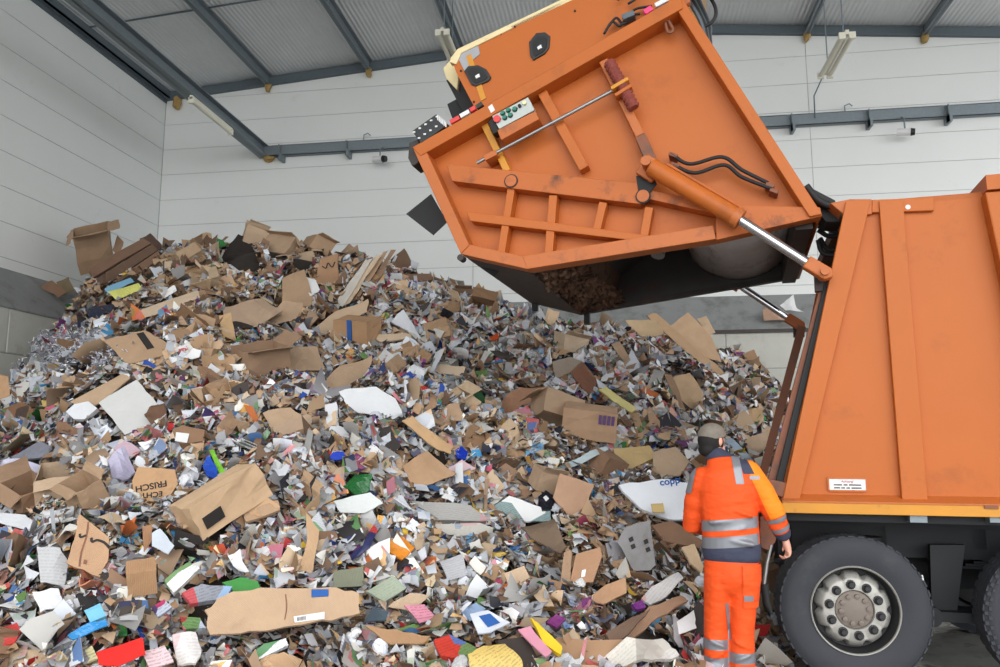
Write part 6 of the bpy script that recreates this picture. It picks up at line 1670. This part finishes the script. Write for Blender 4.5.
for kind, (lab, cat, grp, count, (s0, s1)) in INFO.items():
    made = 0; tries = 0
    while made < count and tries < count * 40:
        tries += 1
        px_ = rg.uniform(-30, 790); t = rg.random() ** .8
        a = az(px_); r_t, r_c = np.interp(a, tth, trr), np.interp(a, cth, crr)
        r_ = r_t + .15 + t * (r_c + .05 - r_t)
        x_, y_ = r_ * math.sin(a), r_ * math.cos(a); z_ = float(H(x_, y_))
        if y_ > YR - .35 or x_ < (XR + .35 if z_ < zbt + .4 else XL + .5): continue
        qx, qy = to_px((x_, y_, z_))
        if qy < 200: continue
        kf_ = float(kraftness(np.array([qx]), np.array([qy]))[0])
        if kind in ('cardboard_piece', 'crushed_box', 'board_bundle') and rg.random() > kf_ * 1.3: continue
        if kind in ('paper_piece', 'crumpled_paper') and rg.random() < kf_ * .9: continue
        if kind in ('magazine', 'printed_pack') and qy < 380 and rg.random() < .7: continue
        if kind == 'crushed_box' and r_ < 5.6: continue
        nv = Vector(normal_at(np.array([x_]), np.array([y_]))[0])
        jit = .45 if kind != 'crushed_box' else .6
        nv = (nv + Vector((rg.gauss(0, jit), rg.gauss(0, jit), rg.gauss(0, jit)))).normalized()
        if kind in ('cardboard_piece', 'magazine', 'newspaper_piece') and rg.random() < .3:      # some stand on edge like shingles
            nv = (nv + Vector((rg.uniform(-.6, .6), -1.0, -.1))).normalized()
        tv_ = Vector((rg.gauss(0, 1), rg.gauss(0, 1), rg.gauss(0, .5))); uu = (tv_ - nv * tv_.dot(nv)).normalized(); ww = nv.cross(uu)
        s_ = rg.uniform(s0, s1) * (.55 + .75 * min(1, r_ / 13))
        if kind in ('paper_piece', 'newspaper_piece', 'magazine', 'printed_pack', 'film_piece'): s_ = min(s_, .45)
        rp_ = (.48 if kind != 'crushed_box' else .7) * s_ * FPX / r_
        if covered(qx + rp_ * TEST[0], qy + rp_ * (TEST[1] - .35)).any(): continue
        lift_ = .05 + (.0 if kind != 'crumpled_paper' else .04)
        zc_ = max(z_, .0) + lift_
        o = bpy.data.objects.new(kind, rg.choice(VAR[kind])); COL.objects.link(o)
        R_ = Matrix((uu, ww, nv)).transposed().to_4x4()
        o.matrix_world = Matrix.Translation((x_, y_, zc_)) @ R_ @ Matrix.Diagonal((s_, s_, s_, 1))
        if kind in ('cardboard_piece', 'crushed_box', 'board_bundle'): c_ = rg.choice(KR)
        elif kind in ('paper_piece', 'crumpled_paper'): c_ = rg.choice(WH + GR[:1])
        elif kind in ('newspaper_piece', 'paper_bundle'): c_ = rg.choice(GR + WH[:3])
        elif kind == 'film_piece': c_ = rg.choice(CC + WH)
        else: c_ = rg.choice(CC + CC + WH + DK)
        if kind in ('magazine', 'printed_pack', 'film_piece'): g_ = rg.uniform(.15, .55); c2 = tuple(v__ * (1 - g_) + .55 * g_ for v__ in c_)
        else: c2 = c_
        f_ = rg.uniform(.76, 1.02)
        o.color = (min(1, c2[0] * f_), min(1, c2[1] * f_), min(1, c2[2] * f_), 1)
        wh = where(qx, qy)
        sz_ = s_ * FPX / r_      # apparent size and lie, as seen
        tag(o, ('small ' if sz_ < 12 else ('large ' if sz_ > 22 else 'medium ')) + lab % NAMES[c_] + (' flat ' if nv.z > .8 else (' tilted ' if nv.z > .4 else ' upright ')) + wh, cat, grp + ' ' + wh)
        made += 1
# a few scraps on the bare floor between the worker and the truck wheel
fl = 0
for k in range(60):
    px_, py_ = rg.uniform(752, 812), rg.uniform(585, 664)
    p = on_plane(px_, py_, (0, 0, .03), (0, 0, 1))
    lp = TI @ p; pp = PMI @ p
    if lp.x > -.62 and lp.y > -.1 or lp.y > .1 and lp.x > -.62 or pp.length < .33 or p.y > 8.0: continue
    kind = rg.choice(('cardboard_piece', 'paper_piece', 'newspaper_piece', 'magazine'))
    s_ = rg.uniform(.12, .3)
    o = bpy.data.objects.new(kind, rg.choice(VAR[kind])); COL.objects.link(o)
    o.matrix_world = Matrix.Translation((p.x, p.y, .03 + rg.uniform(0, .05))) @ Euler((rg.gauss(0, .2), rg.gauss(0, .2), rg.uniform(0, 6.28))).to_matrix().to_4x4() @ Matrix.Diagonal((s_, s_, s_, 1))
    c_ = rg.choice(KR if kind == 'cardboard_piece' else WH + GR); o.color = tuple(c_) + (1,)
    tag(o, INFO[kind][0] % NAMES[c_] + ' flat on the floor by the wheel', INFO[kind][1], 'scraps on the floor by the wheel: ' + INFO[kind][1])
